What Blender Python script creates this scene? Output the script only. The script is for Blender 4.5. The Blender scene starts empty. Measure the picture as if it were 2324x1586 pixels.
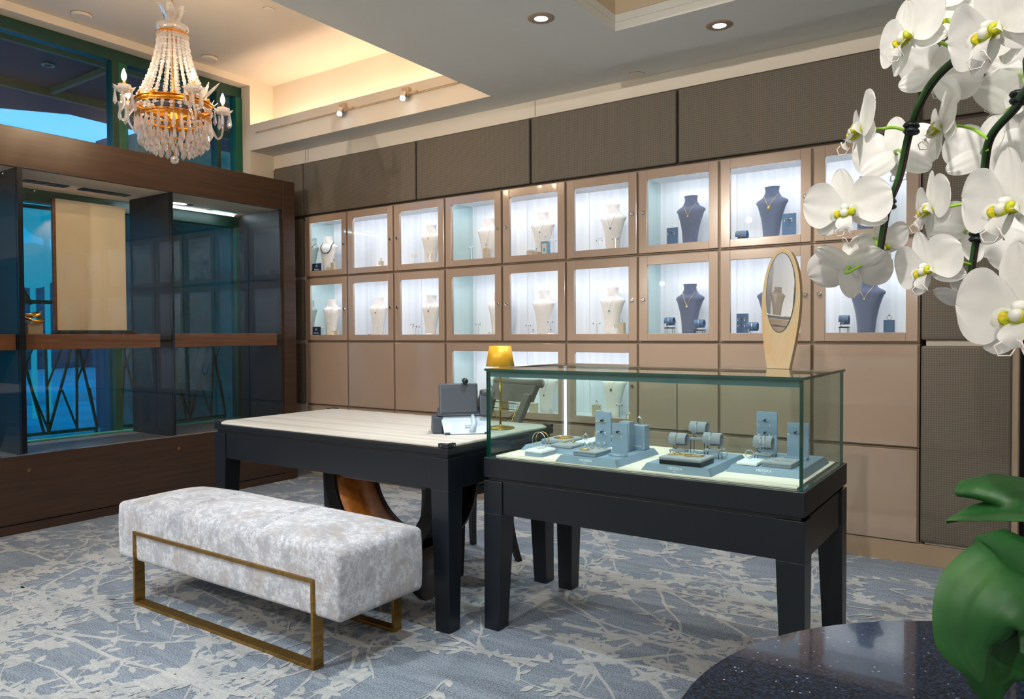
import bpy, math, random
import numpy as np
from mathutils import Vector, Matrix, Quaternion
random.seed(7)
S = bpy.context.scene
COL = S.collection
PI = math.pi
# ------------------------------------------------------------------ camera maths
W_, H_, F_, CH = 2324, 1586, 1705.0, 1.21
def _axes():
    Y = Vector((2340-W_/2, 750-H_/2, F_)).normalized()
    X = -Vector((-1308-W_/2, 769-H_/2, F_)).normalized()
    X = (X - Y*X.dot(Y)).normalized()
    return X, Y, X.cross(Y)
AX, AY, AZ = _axes()
R3 = Matrix((AX, AY, AZ)).transposed()       # cam(right,down,fwd) = R3 @ world
CR, CD, CF = Vector(R3[0]), Vector(R3[1]), Vector(R3[2])
CAM = Vector((0, 0, CH))
def ray(u, v): return R3.transposed() @ Vector((u-W_/2, v-H_/2, F_))
def onz(u, v, z): d = ray(u, v); return CAM + d*((z-CH)/d.z)
def ony(u, v, y): d = ray(u, v); return CAM + d*(y/d.y)
def onx(u, v, x): d = ray(u, v); return CAM + d*(x/d.x)
def atd(u, v, d): return CAM + ray(u, v)*(d/F_)
cd = bpy.data.cameras.new('camera'); cam = bpy.data.objects.new('camera', cd); COL.objects.link(cam)
cd.sensor_width = 36; cd.lens = 36*F_/W_; cd.clip_start = 0.02; cd.clip_end = 200
cam.matrix_world = Matrix.Translation(CAM) @ Matrix((CR, -CD, -CF)).transposed().to_4x4()
S.camera = cam
S.view_settings.view_transform = 'Standard'; S.view_settings.look = 'None'
S.view_settings.gamma = 1; S.view_settings.use_curve_mapping = False
S.view_settings.exposure = 0.30
# ------------------------------------------------------------------ materials
def lin(c):
    return tuple(((x/255)/12.92 if x/255 <= .04045 else ((x/255+.055)/1.055)**2.4) for x in c)+(1,)
class NT:
    def __init__(s, name):
        s.m = bpy.data.materials.new(name); s.m.use_nodes = True; s.t = s.m.node_tree; s.t.nodes.clear()
        s.out = s.n('ShaderNodeOutputMaterial')
    def n(s, typ, **k):
        nd = s.t.nodes.new(typ)
        for a, b in k.items():
            if a in nd.bl_rna.properties.keys(): setattr(nd, a, b)
            else: nd.inputs[a.replace('_', ' ')].default_value = b
        return nd
    def l(s, a, b): s.t.links.new(a, b)
    def coord(s, scale=(1, 1, 1), rot=(0, 0, 0), kind='Object'):
        c = s.n('ShaderNodeTexCoord'); m = s.n('ShaderNodeMapping'); m.inputs['Scale'].default_value = scale
        m.inputs['Rotation'].default_value = rot; s.l(c.outputs[kind], m.inputs['Vector']); return m.outputs[0]
    def noise(s, vec, scale, detail=3, rough=.5, dist=0):
        n = s.n('ShaderNodeTexNoise'); n.inputs['Scale'].default_value = scale; n.inputs['Detail'].default_value = detail
        n.inputs['Roughness'].default_value = rough; n.inputs['Distortion'].default_value = dist
        s.l(vec, n.inputs['Vector']); return n.outputs[0]
    def ramp(s, fac, stops):
        r = s.n('ShaderNodeValToRGB'); e = r.color_ramp.elements
        while len(e) < len(stops): e.new(.5)
        for i, (p, c) in enumerate(stops): e[i].position = p; e[i].color = c
        s.l(fac, r.inputs[0]); return r.outputs[0]
    def mix(s, fac, a, b, mode='MIX'):
        m = s.n('ShaderNodeMix', data_type='RGBA', blend_type=mode)
        for sock, val in ((0, fac), (6, a), (7, b)):
            if hasattr(val, 'is_linked') or hasattr(val, 'links'): s.l(val, m.inputs[sock])
            else: m.inputs[sock].default_value = val
        return m.outputs[2]
    def bump(s, h, strength, dist=.01):
        b = s.n('ShaderNodeBump'); b.inputs['Strength'].default_value = strength; b.inputs['Distance'].default_value = dist
        s.l(h, b.inputs['Height']); return b.outputs[0]
    def prin(s, col, rough=.5, metal=0, nrm=None, **k):
        p = s.n('ShaderNodeBsdfPrincipled')
        if hasattr(col, 'links'): s.l(col, p.inputs['Base Color'])
        else: p.inputs['Base Color'].default_value = col
        if hasattr(rough, 'links'): s.l(rough, p.inputs['Roughness'])
        else: p.inputs['Roughness'].default_value = rough
        p.inputs['Metallic'].default_value = metal
        if nrm is not None: s.l(nrm, p.inputs['Normal'])
        for a, b in k.items(): p.inputs[a.replace('_', ' ')].default_value = b
        return p.outputs[0]
    def done(s, sh): s.l(sh, s.out.inputs[0]); return s.m
MATS = {}
def M(name, c, rough=.5, metal=0, var=.06, sc=12, stretch=(1, 1, 1), bump=0, bsc=200, **k):
    """plain procedural material: colour with slight noise variation"""
    t = NT(name); v = t.coord(stretch)
    a = lin(c); lo = tuple(x*(1-var) for x in a[:3])+(1,); hi = tuple(min(1, x*(1+var)) for x in a[:3])+(1,)
    col = t.ramp(t.noise(v, sc, 4), [(.3, lo), (.7, hi)])
    nr = t.bump(t.noise(v, bsc, 2), bump, .002) if bump else None
    MATS[name] = t.done(t.prin(col, rough, metal, nr, **k)); return MATS[name]
def emis(name, c, st):
    t = NT(name); e = t.n('ShaderNodeEmission'); e.inputs[0].default_value = lin(c); e.inputs[1].default_value = st
    MATS[name] = t.done(e.outputs[0]); return MATS[name]
def glass(name, tint, refl=1.0, ior=1.5, rough=0.0):
    t = NT(name); tr = t.n('ShaderNodeBsdfTransparent'); tr.inputs[0].default_value = tuple(tint)+(1,)
    g = t.n('ShaderNodeBsdfGlossy'); g.inputs['Roughness'].default_value = rough; g.inputs[0].default_value = (1, 1, 1, 1)
    fr = t.n('ShaderNodeFresnel'); fr.inputs[0].default_value = ior
    mu = t.n('ShaderNodeMath', operation='MULTIPLY'); t.l(fr.outputs[0], mu.inputs[0]); mu.inputs[1].default_value = refl
    ge = t.n('ShaderNodeNewGeometry'); iv = t.n('ShaderNodeMath', operation='SUBTRACT'); iv.inputs[0].default_value = 1; t.l(ge.outputs['Backfacing'], iv.inputs[1])
    mb = t.n('ShaderNodeMath', operation='MULTIPLY'); t.l(mu.outputs[0], mb.inputs[0]); t.l(iv.outputs[0], mb.inputs[1]); mu = mb
    mx = t.n('ShaderNodeMixShader'); t.l(mu.outputs[0], mx.inputs[0]); t.l(tr.outputs[0], mx.inputs[1]); t.l(g.outputs[0], mx.inputs[2])
    MATS[name] = t.done(mx.outputs[0]); return MATS[name]
M('white_paint', (224, 214, 198), .6, var=.015, sc=3)
M('ceiling_paint', (222, 221, 214), .7, var=.015, sc=2)
M('coffer_paint', (205, 186, 158), .6, var=.02, sc=2)
M('lacquer', (172, 150, 133), .16, var=.02, sc=3, Coat_Weight=.7, Coat_Roughness=.04, bump=.02, bsc=25)
M('carcass', (150, 130, 108), .4, var=.02)
M('baseboard', (170, 148, 122), .35, var=.02)
M('navy_lacquer', (14, 20, 28), .36, var=.05, sc=5)
M('deck_cream', (255, 234, 222), .5, var=.03, sc=4, stretch=(.3, 9, 1))
M('cream_vinyl_edge', (205, 196, 188), .45, var=.02)
M('chrome', (200, 200, 205), .15, 1)
M('dark_steel', (60, 64, 70), .3, 1)
M('black_plastic', (22, 24, 26), .4)
M('grey_plastic', (58, 66, 76), .45, var=.04, bump=.1, bsc=900)
M('white_plastic', (168, 184, 198), .4, var=.02)
M('brass', (196, 160, 70), .25, 1, var=.05)
M('gold_shade', (226, 172, 44), .42, .25, var=.10, sc=20, stretch=(1, 1, .03))
M('gold', (255, 200, 110), .2, 1)
M('silver', (235, 235, 240), .15, 1)
M('gilt', (214, 140, 40), .3, .9, var=.2, sc=60, bump=.4, bsc=300)
M('grey_velvet', (140, 142, 152), .9, var=.08, sc=60, Sheen_Weight=.5)
M('white_suede', (232, 232, 236), .9, var=.02)
M('cream_suede', (226, 218, 212), .9, var=.04, sc=40, bump=.2, bsc=300)
M('slate_suede', (82, 92, 116), .9, var=.08, sc=30, bump=.2, bsc=300, Sheen_Weight=.3)
M('blue_grey_board', (136, 154, 176), .55, var=.03)
M('blue_board', (70, 100, 135), .6, var=.04)
M('navy_card', (24, 48, 78), .5, var=.05)
M('card_blue_frame', (120, 165, 190), .5)
M('linen_block', (196, 182, 158), .85, var=.05, sc=80, bump=.2, bsc=400)
M('pearl_dark', (70, 100, 110), .15, .6, var=.3, sc=200)
M('gem_blue', (30, 90, 190), .05, .2, Coat_Weight=1)
M('gem_green', (20, 120, 110), .05, .2, Coat_Weight=1)
M('gem_teal', (90, 180, 200), .05, .2, Coat_Weight=1)
M('gem_red', (150, 60, 50), .05, .2, Coat_Weight=1)
M('gem_dark', (30, 30, 60), .05, .2, Coat_Weight=1)
M('gem_clear', (240, 240, 250), .05, .5, Coat_Weight=1)
M('green_frame', (10, 92, 70), .35, var=.08)
M('green_frame_dark', (8, 58, 46), .4, var=.08)
M('lattice', (80, 120, 76), .5, var=.15)
M('graphite_panel', (30, 29, 28), .45, var=.05, sc=4)
M('graphite_deck', (122, 118, 124), .45, var=.05, sc=8)
M('backboard', (244, 216, 184), .75, var=.015)
M('track_white', (205, 180, 148), .4)
M('chair_suede', (92, 88, 84), .95, var=.2, sc=14, bump=.3, bsc=60, Sheen_Weight=.4)
M('chair_black', (18, 18, 20), .35)
M('bronze_leather', (176, 108, 38), .4, .3, var=.3, sc=25)
M('pot_white', (225, 225, 225), .25)
M('moss', (70, 60, 35), .9, var=.4, sc=40, bump=.6, bsc=60)
M('stem_green', (42, 82, 40), .4, var=.2, sc=40)
M('stake_brown', (52, 34, 30), .5)
M('stalk_green', (150, 200, 60), .4, var=.1, sc=60)
M('clip_black', (18, 28, 34), .4)
M('asphalt', (214, 222, 228), .8, var=.2, sc=1.5)
M('snow', (230, 235, 240), .8, var=.1, sc=4, bump=.5, bsc=8)
M('facade', (110, 120, 130), .8, var=.2, sc=2)
M('facade_dark', (70, 84, 104), .5, var=.2, sc=1)
M('canopy_grey', (44, 42, 36), .8, var=.08)
M('canopy_beam', (60, 92, 34), .6, var=.1)
M('dark_wood', (74, 52, 40), .4, var=.15, sc=6, stretch=(1, 1, .1))
M('leather_navy', (26, 32, 44), .35, var=.1)
M('print_white', (235, 235, 240), .6, var=.01)
M('print_dark', (40, 60, 80), .6, var=.01)
M('sage_dark', (74, 66, 56), .8)
M('track_black', (30, 34, 40), .3, .6)
emis('led_white', (228, 238, 255), 34)
emis('led_case', (225, 242, 255), 19)
emis('led_dim', (225, 236, 255), 5)
emis('led_post', (240, 240, 255), 1.3)
emis('cove_warm', (255, 222, 190), 27)
emis('bulb', (255, 214, 160), 60)
emis('downlight_lens', (255, 248, 225), 14)
emis('spot_lens', (225, 240, 255), 22)
emis('blue_neon', (60, 90, 255), 4)
emis('globe_light', (150, 200, 255), 1.0)
glass('case_glass', (.885, .955, .935), 1.0, 1.5)
glass('door_glass', (.97, .985, .98), 1.0, 1.45)
glass('window_teal', (.04, .60, .60), 1.0, 1.5)
glass('window_clear', (.70, .86, .84), 1.0, 1.5)
glass('front_glass', (.93, .96, .95), 1.15, 1.5)
M('glass_edge', (8, 70, 62), .12, 0, var=.1, Coat_Weight=1)
M('glass_edge_light', (70, 108, 114), .15, 0, Coat_Weight=1)
M('green_sill', (90, 190, 160), .3, 0, var=.05)
def special():
    # wood
    for nm, c0, c1, ro, stc in (('walnut', (50, 36, 27), (72, 50, 35), .32, (1, .6, 14)), ('cherry', (104, 60, 36), (138, 82, 50), .35, (1, .6, 22))):
        t = NT(nm); v = t.coord(stc); n = t.noise(v, 3, 6, .6, .4)
        MATS[nm] = t.done(t.prin(t.ramp(n, [(.3, lin(c0)), (.7, lin(c1))]), ro, 0, t.bump(n, .05)))
    # brushed antique gold board
    t = NT('gold_leaf'); v = t.coord((1, 1, .35)); n = t.noise(v, 9, 8, .75, 0)
    MATS['gold_leaf'] = t.done(t.prin(t.ramp(n, [(.34, lin((196, 158, 112))), (.5, lin((196, 172, 136))), (.66, lin((180, 168, 144)))]), .4, .3, t.bump(n, .1)))
    # bronze bench frame with worn patches
    t = NT('bench_bronze'); v = t.coord((1, 1, 1)); n = t.noise(v, 18, 5, .7); n2 = t.noise(t.coord((6, 1, 6)), 10, 3)
    a = t.ramp(n2, [(.3, lin((128, 98, 48))), (.7, lin((158, 124, 66)))])
    MATS['bench_bronze'] = t.done(t.prin(t.mix(t.ramp(n, [(.66, (0, 0, 0, 1)), (.70, (1, 1, 1, 1))]), a, lin((170, 150, 130))), .34, .8))
    # crushed velvet
    t = NT('crushed_velvet'); v = t.coord((1, 1, 1)); big = t.noise(v, 7, 5, .65, .5); n = t.noise(t.coord((1.0, 1.3, .9)), 13, 10, .78, .45); n3 = t.noise(v, 55, 5, .75, .8); f = t.noise(v, 260, 2)
    c = t.ramp(n, [(.38, lin((138, 144, 158))), (.47, lin((184, 188, 200))), (.52, lin((226, 228, 236))), (.66, lin((212, 214, 222)))]); c = t.mix(t.ramp(n3, [(.44, (.75, .75, .75, 1)), (.56, (0, 0, 0, 1))]), c, lin((150, 154, 166)))
    c = t.mix(t.ramp(big, [(.52, (0, 0, 0, 1)), (.66, (.7, .7, .7, 1))]), c, lin((150, 136, 128)))
    s_ = t.prin(c, t.ramp(n, [(.35, (.55, .55, .55, 1)), (.6, (.8, .8, .8, 1))]), 0, t.bump(n, .9, .02), Sheen_Weight=.9, Sheen_Roughness=.35)
    MATS['crushed_velvet'] = t.done(s_)
    # woven panel fabric: small diamond weave
    t = NT('panel_fabric'); v = t.coord((1, 1, 1), (0, PI/4, 0)); ck = t.n('ShaderNodeTexChecker'); ck.inputs['Scale'].default_value = 120
    ck.inputs[1].default_value = (1, 1, 1, 1); ck.inputs[2].default_value = (0, 0, 0, 1)
    t.l(v, ck.inputs[0]); c = t.mix(ck.outputs[0], lin((92, 84, 73)), lin((116, 107, 94)))
    n = t.noise(t.coord((1, 1, 1)), 400, 2)
    MATS['panel_fabric'] = t.done(t.prin(t.mix(.15, c, t.ramp(n, [(.3, lin((80, 74, 66))), (.7, lin((130, 122, 112)))])), .7, 0, t.bump(ck.outputs[0], .35, .002)))
    # silky back panels of lit cabinets
    t = NT('silk_back'); v = t.coord((9, 1, .15)); n = t.noise(v, 4, 4, .5, .3)
    MATS['silk_back'] = t.done(t.prin(t.ramp(n, [(.3, lin((226, 228, 232))), (.7, lin((240, 241, 244)))]), .5))
    t = NT('side_mirror'); v = t.coord((1, 1, 1)); n = t.noise(v, 3, 2)
    MATS['side_mirror'] = t.done(t.prin(t.ramp(n, [(.3, lin((205, 226, 226))), (.7, lin((215, 236, 234)))]), .04, .75))
    t = NT('mirror'); v = t.coord((1, 1, 1)); n = t.noise(v, 3, 2)
    MATS['mirror'] = t.done(t.prin(t.ramp(n, [(.3, lin((235, 238, 236))), (.7, lin((240, 243, 240)))]), .01, 1))
    # tabletop vinyl with soft bands along the table's length
    t = NT('cream_vinyl'); v = t.coord((.12, 7, 1)); n = t.noise(v, 2.6, 2, .4, .1)
    MATS['cream_vinyl'] = t.done(t.prin(t.ramp(n, [(.3, lin((172, 167, 160))), (.5, lin((190, 186, 178))), (.72, lin((204, 201, 194)))]), .42, 0))
    # quartz stone with flecks
    t = NT('quartz'); v = t.coord((1, 1, 1)); vo = t.n('ShaderNodeTexVoronoi'); vo.inputs['Scale'].default_value = 420; t.l(v, vo.inputs[0])
    sep = t.n('ShaderNodeSeparateColor'); t.l(vo.outputs['Color'], sep.inputs[0])
    c = t.ramp(sep.outputs[0], [(0, lin((8, 14, 26))), (.45, lin((18, 34, 54))), (.8, lin((34, 56, 84))), (.996, lin((46, 70, 100))), (.9985, lin((200, 210, 225)))])
    MATS['quartz'] = t.done(t.prin(c, .09, 0, None, Coat_Weight=.6, Coat_Roughness=.03))
    # carpet ground and pattern
    for nm, cs in (('carpet_ground', [(.30, (62, 78, 98)), (.5, (90, 108, 128)), (.70, (132, 142, 154))]),
                   ('carpet_motif', [(.30, (160, 162, 162)), (.5, (190, 190, 186)), (.70, (208, 206, 200))])):
        t = NT(nm); v = t.coord((1, 1, 1)); st = t.noise(t.coord((.6, 3.4, 1), (0, 0, .2)), 5, 5, .7, .6); w = t.noise(v, 520, 2, .7); sp = t.noise(t.coord((1, 1, 1)), 170, 2, .8)
        c = t.ramp(st, [(p, lin(q)) for p, q in cs])
        c2 = t.mix(t.ramp(sp, [(.42, (0, 0, 0, 1)), (.6, (.55, .55, .55, 1))]), c, lin((196, 198, 200)) if nm == 'carpet_ground' else lin((150, 156, 164)))
        c3 = t.mix(t.ramp(w, [(.4, (0, 0, 0, 1)), (.55, (.35, .35, .35, 1))]), c2, lin((70, 82, 98)))
        MATS[nm] = t.done(t.prin(c3, .95, 0, t.bump(w, .5, .004)))
    # crystal: mostly clear, bright facets
    t = NT('crystal'); g = t.n('ShaderNodeBsdfGlass'); g.inputs['IOR'].default_value = 1.5; g.inputs['Roughness'].default_value = 0
    g.inputs[0].default_value = (1, .985, .96, 1)
    d = t.n('ShaderNodeBsdfTransparent'); d.inputs[0].default_value = (.93, .94, .96, 1)
    lw = t.n('ShaderNodeLayerWeight'); lw.inputs[0].default_value = .3
    gl = t.n('ShaderNodeBsdfGlossy'); gl.inputs[0].default_value = (1, .97, .93, 1); gl.inputs['Roughness'].default_value = .03
    df = t.n('ShaderNodeBsdfTranslucent'); df.inputs[0].default_value = (.95, .95, .97, 1); dd = t.n('ShaderNodeBsdfDiffuse'); dd.inputs[0].default_value = (.9, .9, .93, 1)
    m0 = t.n('ShaderNodeMixShader'); m0.inputs[0].default_value = .5; t.l(df.outputs[0], m0.inputs[1]); t.l(dd.outputs[0], m0.inputs[2])
    m3 = t.n('ShaderNodeMixShader'); m3.inputs[0].default_value = .5; t.l(d.outputs[0], m3.inputs[1]); t.l(m0.outputs[0], m3.inputs[2])
    m1 = t.n('ShaderNodeMixShader'); m1.inputs[0].default_value = .5; t.l(g.outputs[0], m1.inputs[1]); t.l(m3.outputs[0], m1.inputs[2])
    m2 = t.n('ShaderNodeMixShader'); t.l(lw.outputs[1], m2.inputs[0]); t.l(m1.outputs[0], m2.inputs[1]); t.l(gl.outputs[0], m2.inputs[2])
    MATS['crystal'] = t.done(m2.outputs[0])
    # orchid petal: thin, lets light through, faint veins
    t = NT('petal'); v = t.coord((1, 1, 1)); n = t.noise(v, 60, 3); n2 = t.noise(v, 9, 2)
    c = t.ramp(n, [(.35, (.86, .87, .86, 1)), (.65, (.95, .95, .93, 1))])
    c = t.mix(t.ramp(n2, [(.62, (0, 0, 0, 1)), (.75, (.30, .30, .30, 1))]), c, lin((226, 205, 226)))
    p = t.prin(c, .5, 0, t.bump(n, .12, .003)); tl = t.n('ShaderNodeBsdfTranslucent'); tl.inputs[0].default_value = (.95, .96, .93, 1)
    mx = t.n('ShaderNodeMixShader'); mx.inputs[0].default_value = .32; t.l(p, mx.inputs[1]); t.l(tl.outputs[0], mx.inputs[2])
    MATS['petal'] = t.done(mx.outputs[0])
    t = NT('lip_yellow'); v = t.coord((1, 1, 1)); n = t.noise(v, 220, 3)
    MATS['lip_yellow'] = t.done(t.prin(t.ramp(n, [(.35, lin((150, 170, 20))), (.6, lin((212, 206, 30))), (.75, lin((190, 120, 30)))]), .5))
    t = NT('leaf'); v = t.coord((1, 1, 1)); n = t.noise(v, 14, 4); n2 = t.noise(t.coord((1, 1, 1)), 90, 3)
    c = t.ramp(n, [(.3, lin((24, 70, 34))), (.55, lin((40, 96, 44))), (.75, lin((74, 124, 52)))])
    MATS['leaf'] = t.done(t.prin(c, .46, 0, t.bump(n2, .08, .004)))
    # stone wall outside
    t = NT('stone'); v = t.coord((1, 1, 1)); n = t.noise(v, 3, 6, .7, .5); MATS['stone'] = t.done(t.prin(t.ramp(n, [(.3, lin((60, 104, 92))), (.7, lin((130, 166, 150)))]), .9, 0, t.bump(n, .5, .03)))
special()
# ------------------------------------------------------------------ mesh builder
class MB:
    def __init__(s): s.v = []; s.f = []; s.mi = []
    def add(s, vs, fs, mi=0):
        b = len(s.v); s.v += [tuple(p) for p in vs]; s.f += [tuple(i+b for i in f) for f in fs]; s.mi += [mi]*len(fs); return s
    def box(s, x0, x1, y0, y1, z0, z1, mi=0):
        return s.add([(x, y, z) for x in (x0, x1) for y in (y0, y1) for z in (z0, z1)],
                     [(0, 1, 3, 2), (4, 6, 7, 5), (0, 4, 5, 1), (2, 3, 7, 6), (0, 2, 6, 4), (1, 5, 7, 3)], mi)
    def fr(s, b, t, z0, z1, mi=0):           # tapered box: bottom rect, top rect (x0,x1,y0,y1)
        v = [(x, y, z0) for x in b[:2] for y in b[2:]]+[(x, y, z1) for x in t[:2] for y in t[2:]]
        return s.add(v, [(0, 1, 3, 2), (4, 6, 7, 5), (0, 4, 5, 1), (2, 3, 7, 6), (0, 2, 6, 4), (1, 5, 7, 3)], mi)
    def slabring(s, o, i, z0, z1, mi=0):     # rectangular slab with rectangular hole
        (a, b, c, d), (e, f, g, h) = o, i
        for r in ((a, e, c, d), (f, b, c, d), (e, f, c, g), (e, f, h, d)):
            if r[1] > r[0] and r[3] > r[2]: s.box(*r, z0, z1, mi)
        return s
    def prism(s, poly, a, b, axis='y', mi=0):
        def P(p, t): return {'x': (t, p[0], p[1]), 'y': (p[0], t, p[1]), 'z': (p[0], p[1], t)}[axis]
        n = len(poly); v = [P(p, a) for p in poly]+[P(p, b) for p in poly]
        return s.add(v, [tuple(range(n)), tuple(range(2*n-1, n-1, -1))]+[(i, i+n, (i+1) % n+n, (i+1) % n) for i in range(n)], mi)
    def rings(s, rs, cap=True, closed=True, mi=0, loop=False):
        n = len(rs[0]); v = [p for r in rs for p in r]; f = []
        m = len(rs)
        for j in range(m if loop else m-1):
            j2 = (j+1) % m
            for i in range(n if closed else n-1):
                i2 = (i+1) % n; f.append((j*n+i, j*n+i2, j2*n+i2, j2*n+i))
        if cap and not loop: f += [tuple(range(n-1, -1, -1)), tuple(range((m-1)*n, m*n))]
        return s.add(v, f, mi)
    def lathe(s, prof, n=24, c=(0, 0, 0), mi=0, cap=True):
        return s.rings([[(c[0]+r*math.cos(2*PI*i/n), c[1]+r*math.sin(2*PI*i/n), c[2]+z) for i in range(n)] for r, z in prof], cap, True, mi)
    def tube(s, pts, r, n=8, mi=0, loop=False, cap=True):
        pts = [Vector(p) for p in pts]; N = len(pts); rs = []
        rr = r if hasattr(r, '__len__') else [r]*N
        up = None
        for k, p in enumerate(pts):
            a = pts[(k-1) % N] if (loop or k > 0) else p; b = pts[(k+1) % N] if (loop or k < N-1) else p
            t = (b-a).normalized() if (b-a).length > 1e-9 else Vector((0, 0, 1))
            if up is None: up = Vector((0, 0, 1)) if abs(t.z) < .9 else Vector((1, 0, 0))
            x = t.cross(up)
            if x.length < 1e-4: x = t.cross(Vector((0, 1, 0)))
            x.normalize(); y = x.cross(t).normalized(); up = y
            rs.append([tuple(p+(x*math.cos(2*PI*i/n)+y*math.sin(2*PI*i/n))*rr[k]) for i in range(n)])
        return s.rings(rs, cap, True, mi, loop)
    def cyl(s, p0, p1, r, n=16, mi=0): return s.tube([p0, p1], r, n, mi)
    def ring(s, c, r, t, n=24, m=6, axis=Vector((0, 0, 1)), mi=0):
        q = Vector((0, 0, 1)).rotation_difference(Vector(axis)); c = Vector(c)
        return s.tube([c+q @ Vector((r*math.cos(2*PI*i/n), r*math.sin(2*PI*i/n), 0)) for i in range(n)], t, m, mi, True)
    def sph(s, c, r, nu=12, nv=8, sc=(1, 1, 1), mi=0):
        rs = [[(c[0]+sc[0]*r*math.sin(PI*j/nv)*math.cos(2*PI*i/nu), c[1]+sc[1]*r*math.sin(PI*j/nv)*math.sin(2*PI*i/nu), c[2]-sc[2]*r*math.cos(PI*j/nv)) for i in range(nu)] for j in range(1, nv)]
        b = len(s.v); s.rings(rs, False, True, mi); k = len(s.v); s.v += [(c[0], c[1], c[2]-sc[2]*r), (c[0], c[1], c[2]+sc[2]*r)]
        for i in range(nu):
            s.f.append((k, b+(i+1) % nu, b+i)); s.f.append((k+1, b+(nv-2)*nu+i, b+(nv-2)*nu+(i+1) % nu)); s.mi += [mi, mi]
        return s
    def rbox(s, x0, x1, y0, y1, z0, z1, r, n=(6, 6, 4), fn=None, mi=0):   # rounded box, subdivided
        lo = (x0, y0, z0); hi = (x1, y1, z1); r = min(r, (x1-x0)/2.001, (y1-y0)/2.001, (z1-z0)/2.001)
        def P(p):
            q = [min(max(p[i], lo[i]+r), hi[i]-r) for i in range(3)]; d = Vector(p)-Vector(q)
            if d.length > 1e-9: d = d.normalized()*r
            w = Vector(q)+d
            return fn(w) if fn else w
        def ticks(a, b, k):
            e = [0, .3*r, .7*r, r]; L = b-a
            return [a+t for t in e]+[a+r+(L-2*r)*j/k for j in range(1, k)]+[b-t for t in reversed(e)]
        T = [ticks(lo[i], hi[i], n[i]) for i in range(3)]
        for ax in range(3):
            u, w = [i for i in range(3) if i != ax]
            for side in (0, 1):
                vs = []; 
                for a in T[u]:
                    for b in T[w]:
                        p = [0, 0, 0]; p[ax] = (lo, hi)[side][ax]; p[u] = a; p[w] = b; vs.append(tuple(P(p)))
                nb = len(T[w]); fs = []
                for i in range(len(T[u])-1):
                    for j in range(nb-1):
                        q = (i*nb+j, (i+1)*nb+j, (i+1)*nb+j+1, i*nb+j+1)
                        if (side == 0) ^ (ax == 1): q = q[::-1]
                        fs.append(q)
                s.add(vs, fs, mi)
        return s
    def xf(s, m, start=0):
        for i in range(start, len(s.v)): s.v[i] = tuple(m @ Vector(s.v[i]))
        return s
    def build(s, name, mats, parent=None, off=(0, 0, 0), smooth=False, bev=0, weld=False):
        me = bpy.data.meshes.new(name)
        vs = [(x-off[0], y-off[1], z-off[2]) for x, y, z in s.v]
        me.from_pydata(vs, [], s.f)
        for m in (mats if isinstance(mats, (list, tuple)) else [mats]): me.materials.append(MATS[m])
        me.polygons.foreach_set('material_index', s.mi)
        if smooth: me.polygons.foreach_set('use_smooth', [True]*len(me.polygons))
        me.update()
        import bmesh
        b = bmesh.new(); b.from_mesh(me)
        if weld: bmesh.ops.remove_doubles(b, verts=b.verts, dist=1e-5)
        bmesh.ops.recalc_face_normals(b, faces=b.faces) if weld or not getattr(s, 'keepn', False) else None
        b.to_mesh(me); b.free()
        o = bpy.data.objects.new(name, me); COL.objects.link(o)
        if parent is not None: o.parent = parent
        if bev:
            bm = o.modifiers.new('bevel', 'BEVEL'); bm.width = bev; bm.segments = 2; bm.limit_method = 'ANGLE'; bm.angle_limit = .6
        return o
def tag(o, label, cat, group=None):
    o['label'] = label; o['category'] = cat
    if group: o['group'] = group
    return o
def struct(o): o['kind'] = 'structure'; return o
def thing(name, label, cat, loc=(0, 0, 0), rz=0, group=None):
    o = bpy.data.objects.new(name, None); o.empty_display_size = .05; COL.objects.link(o)
    o.location = loc; o.rotation_euler = (0, 0, rz); return tag(o, label, cat, group)
def kids(o): return [c for c in bpy.data.objects if c.parent == o]
def dup(o, loc=None, rz=None, label=None, group=None, parent=None):
    c = o.copy(); COL.objects.link(c)
    if parent is not None: c.parent = parent
    if loc is not None: c.location = loc
    if rz is not None: c.rotation_euler = (0, 0, rz)
    if label: c['label'] = label
    if group: c['group'] = group
    for k in kids(o): dup(k, parent=c)
    return c
def text(name, s, size, mtx, mat, parent=None, ext=.0003, align='CENTER'):
    cu = bpy.data.curves.new(name, 'FONT'); cu.body = s; cu.size = size; cu.extrude = ext; cu.align_x = align
    t = bpy.data.objects.new(name, cu); COL.objects.link(t); bpy.context.view_layer.update()
    me = bpy.data.meshes.new_from_object(t); COL.objects.unlink(t); bpy.data.objects.remove(t)
    me.transform(mtx); me.materials.clear(); me.materials.append(MATS[mat])
    o = bpy.data.objects.new(name, me); COL.objects.link(o)
    if parent is not None: o.parent = parent
    return o
def T3(x, y, z): return Matrix.Translation((x, y, z))
def RX(a): return Matrix.Rotation(a, 4, 'X')
def RY(a): return Matrix.Rotation(a, 4, 'Y')
def RZ(a): return Matrix.Rotation(a, 4, 'Z')
def spot(loc, tgt, e, col, ang=70, blend=.4, rad=.04):
    d = bpy.data.lights.new('spot_lamp', 'SPOT'); d.energy = e; d.color = col; d.spot_size = math.radians(ang); d.spot_blend = blend; d.shadow_soft_size = rad
    o = bpy.data.objects.new('spot_lamp', d); COL.objects.link(o); o.location = loc
    o.rotation_euler = (Vector(tgt)-Vector(loc)).to_track_quat('-Z', 'Y').to_euler(); return o
# ================================================================== ROOM
D = 4.375; WB = 4.405; XW = -5.652; ZC = 2.82; ZR = 3.449; XR, YF = 3.2, -3.2
OX, OY0, OY1 = -3.03, .4, 4.15
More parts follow.
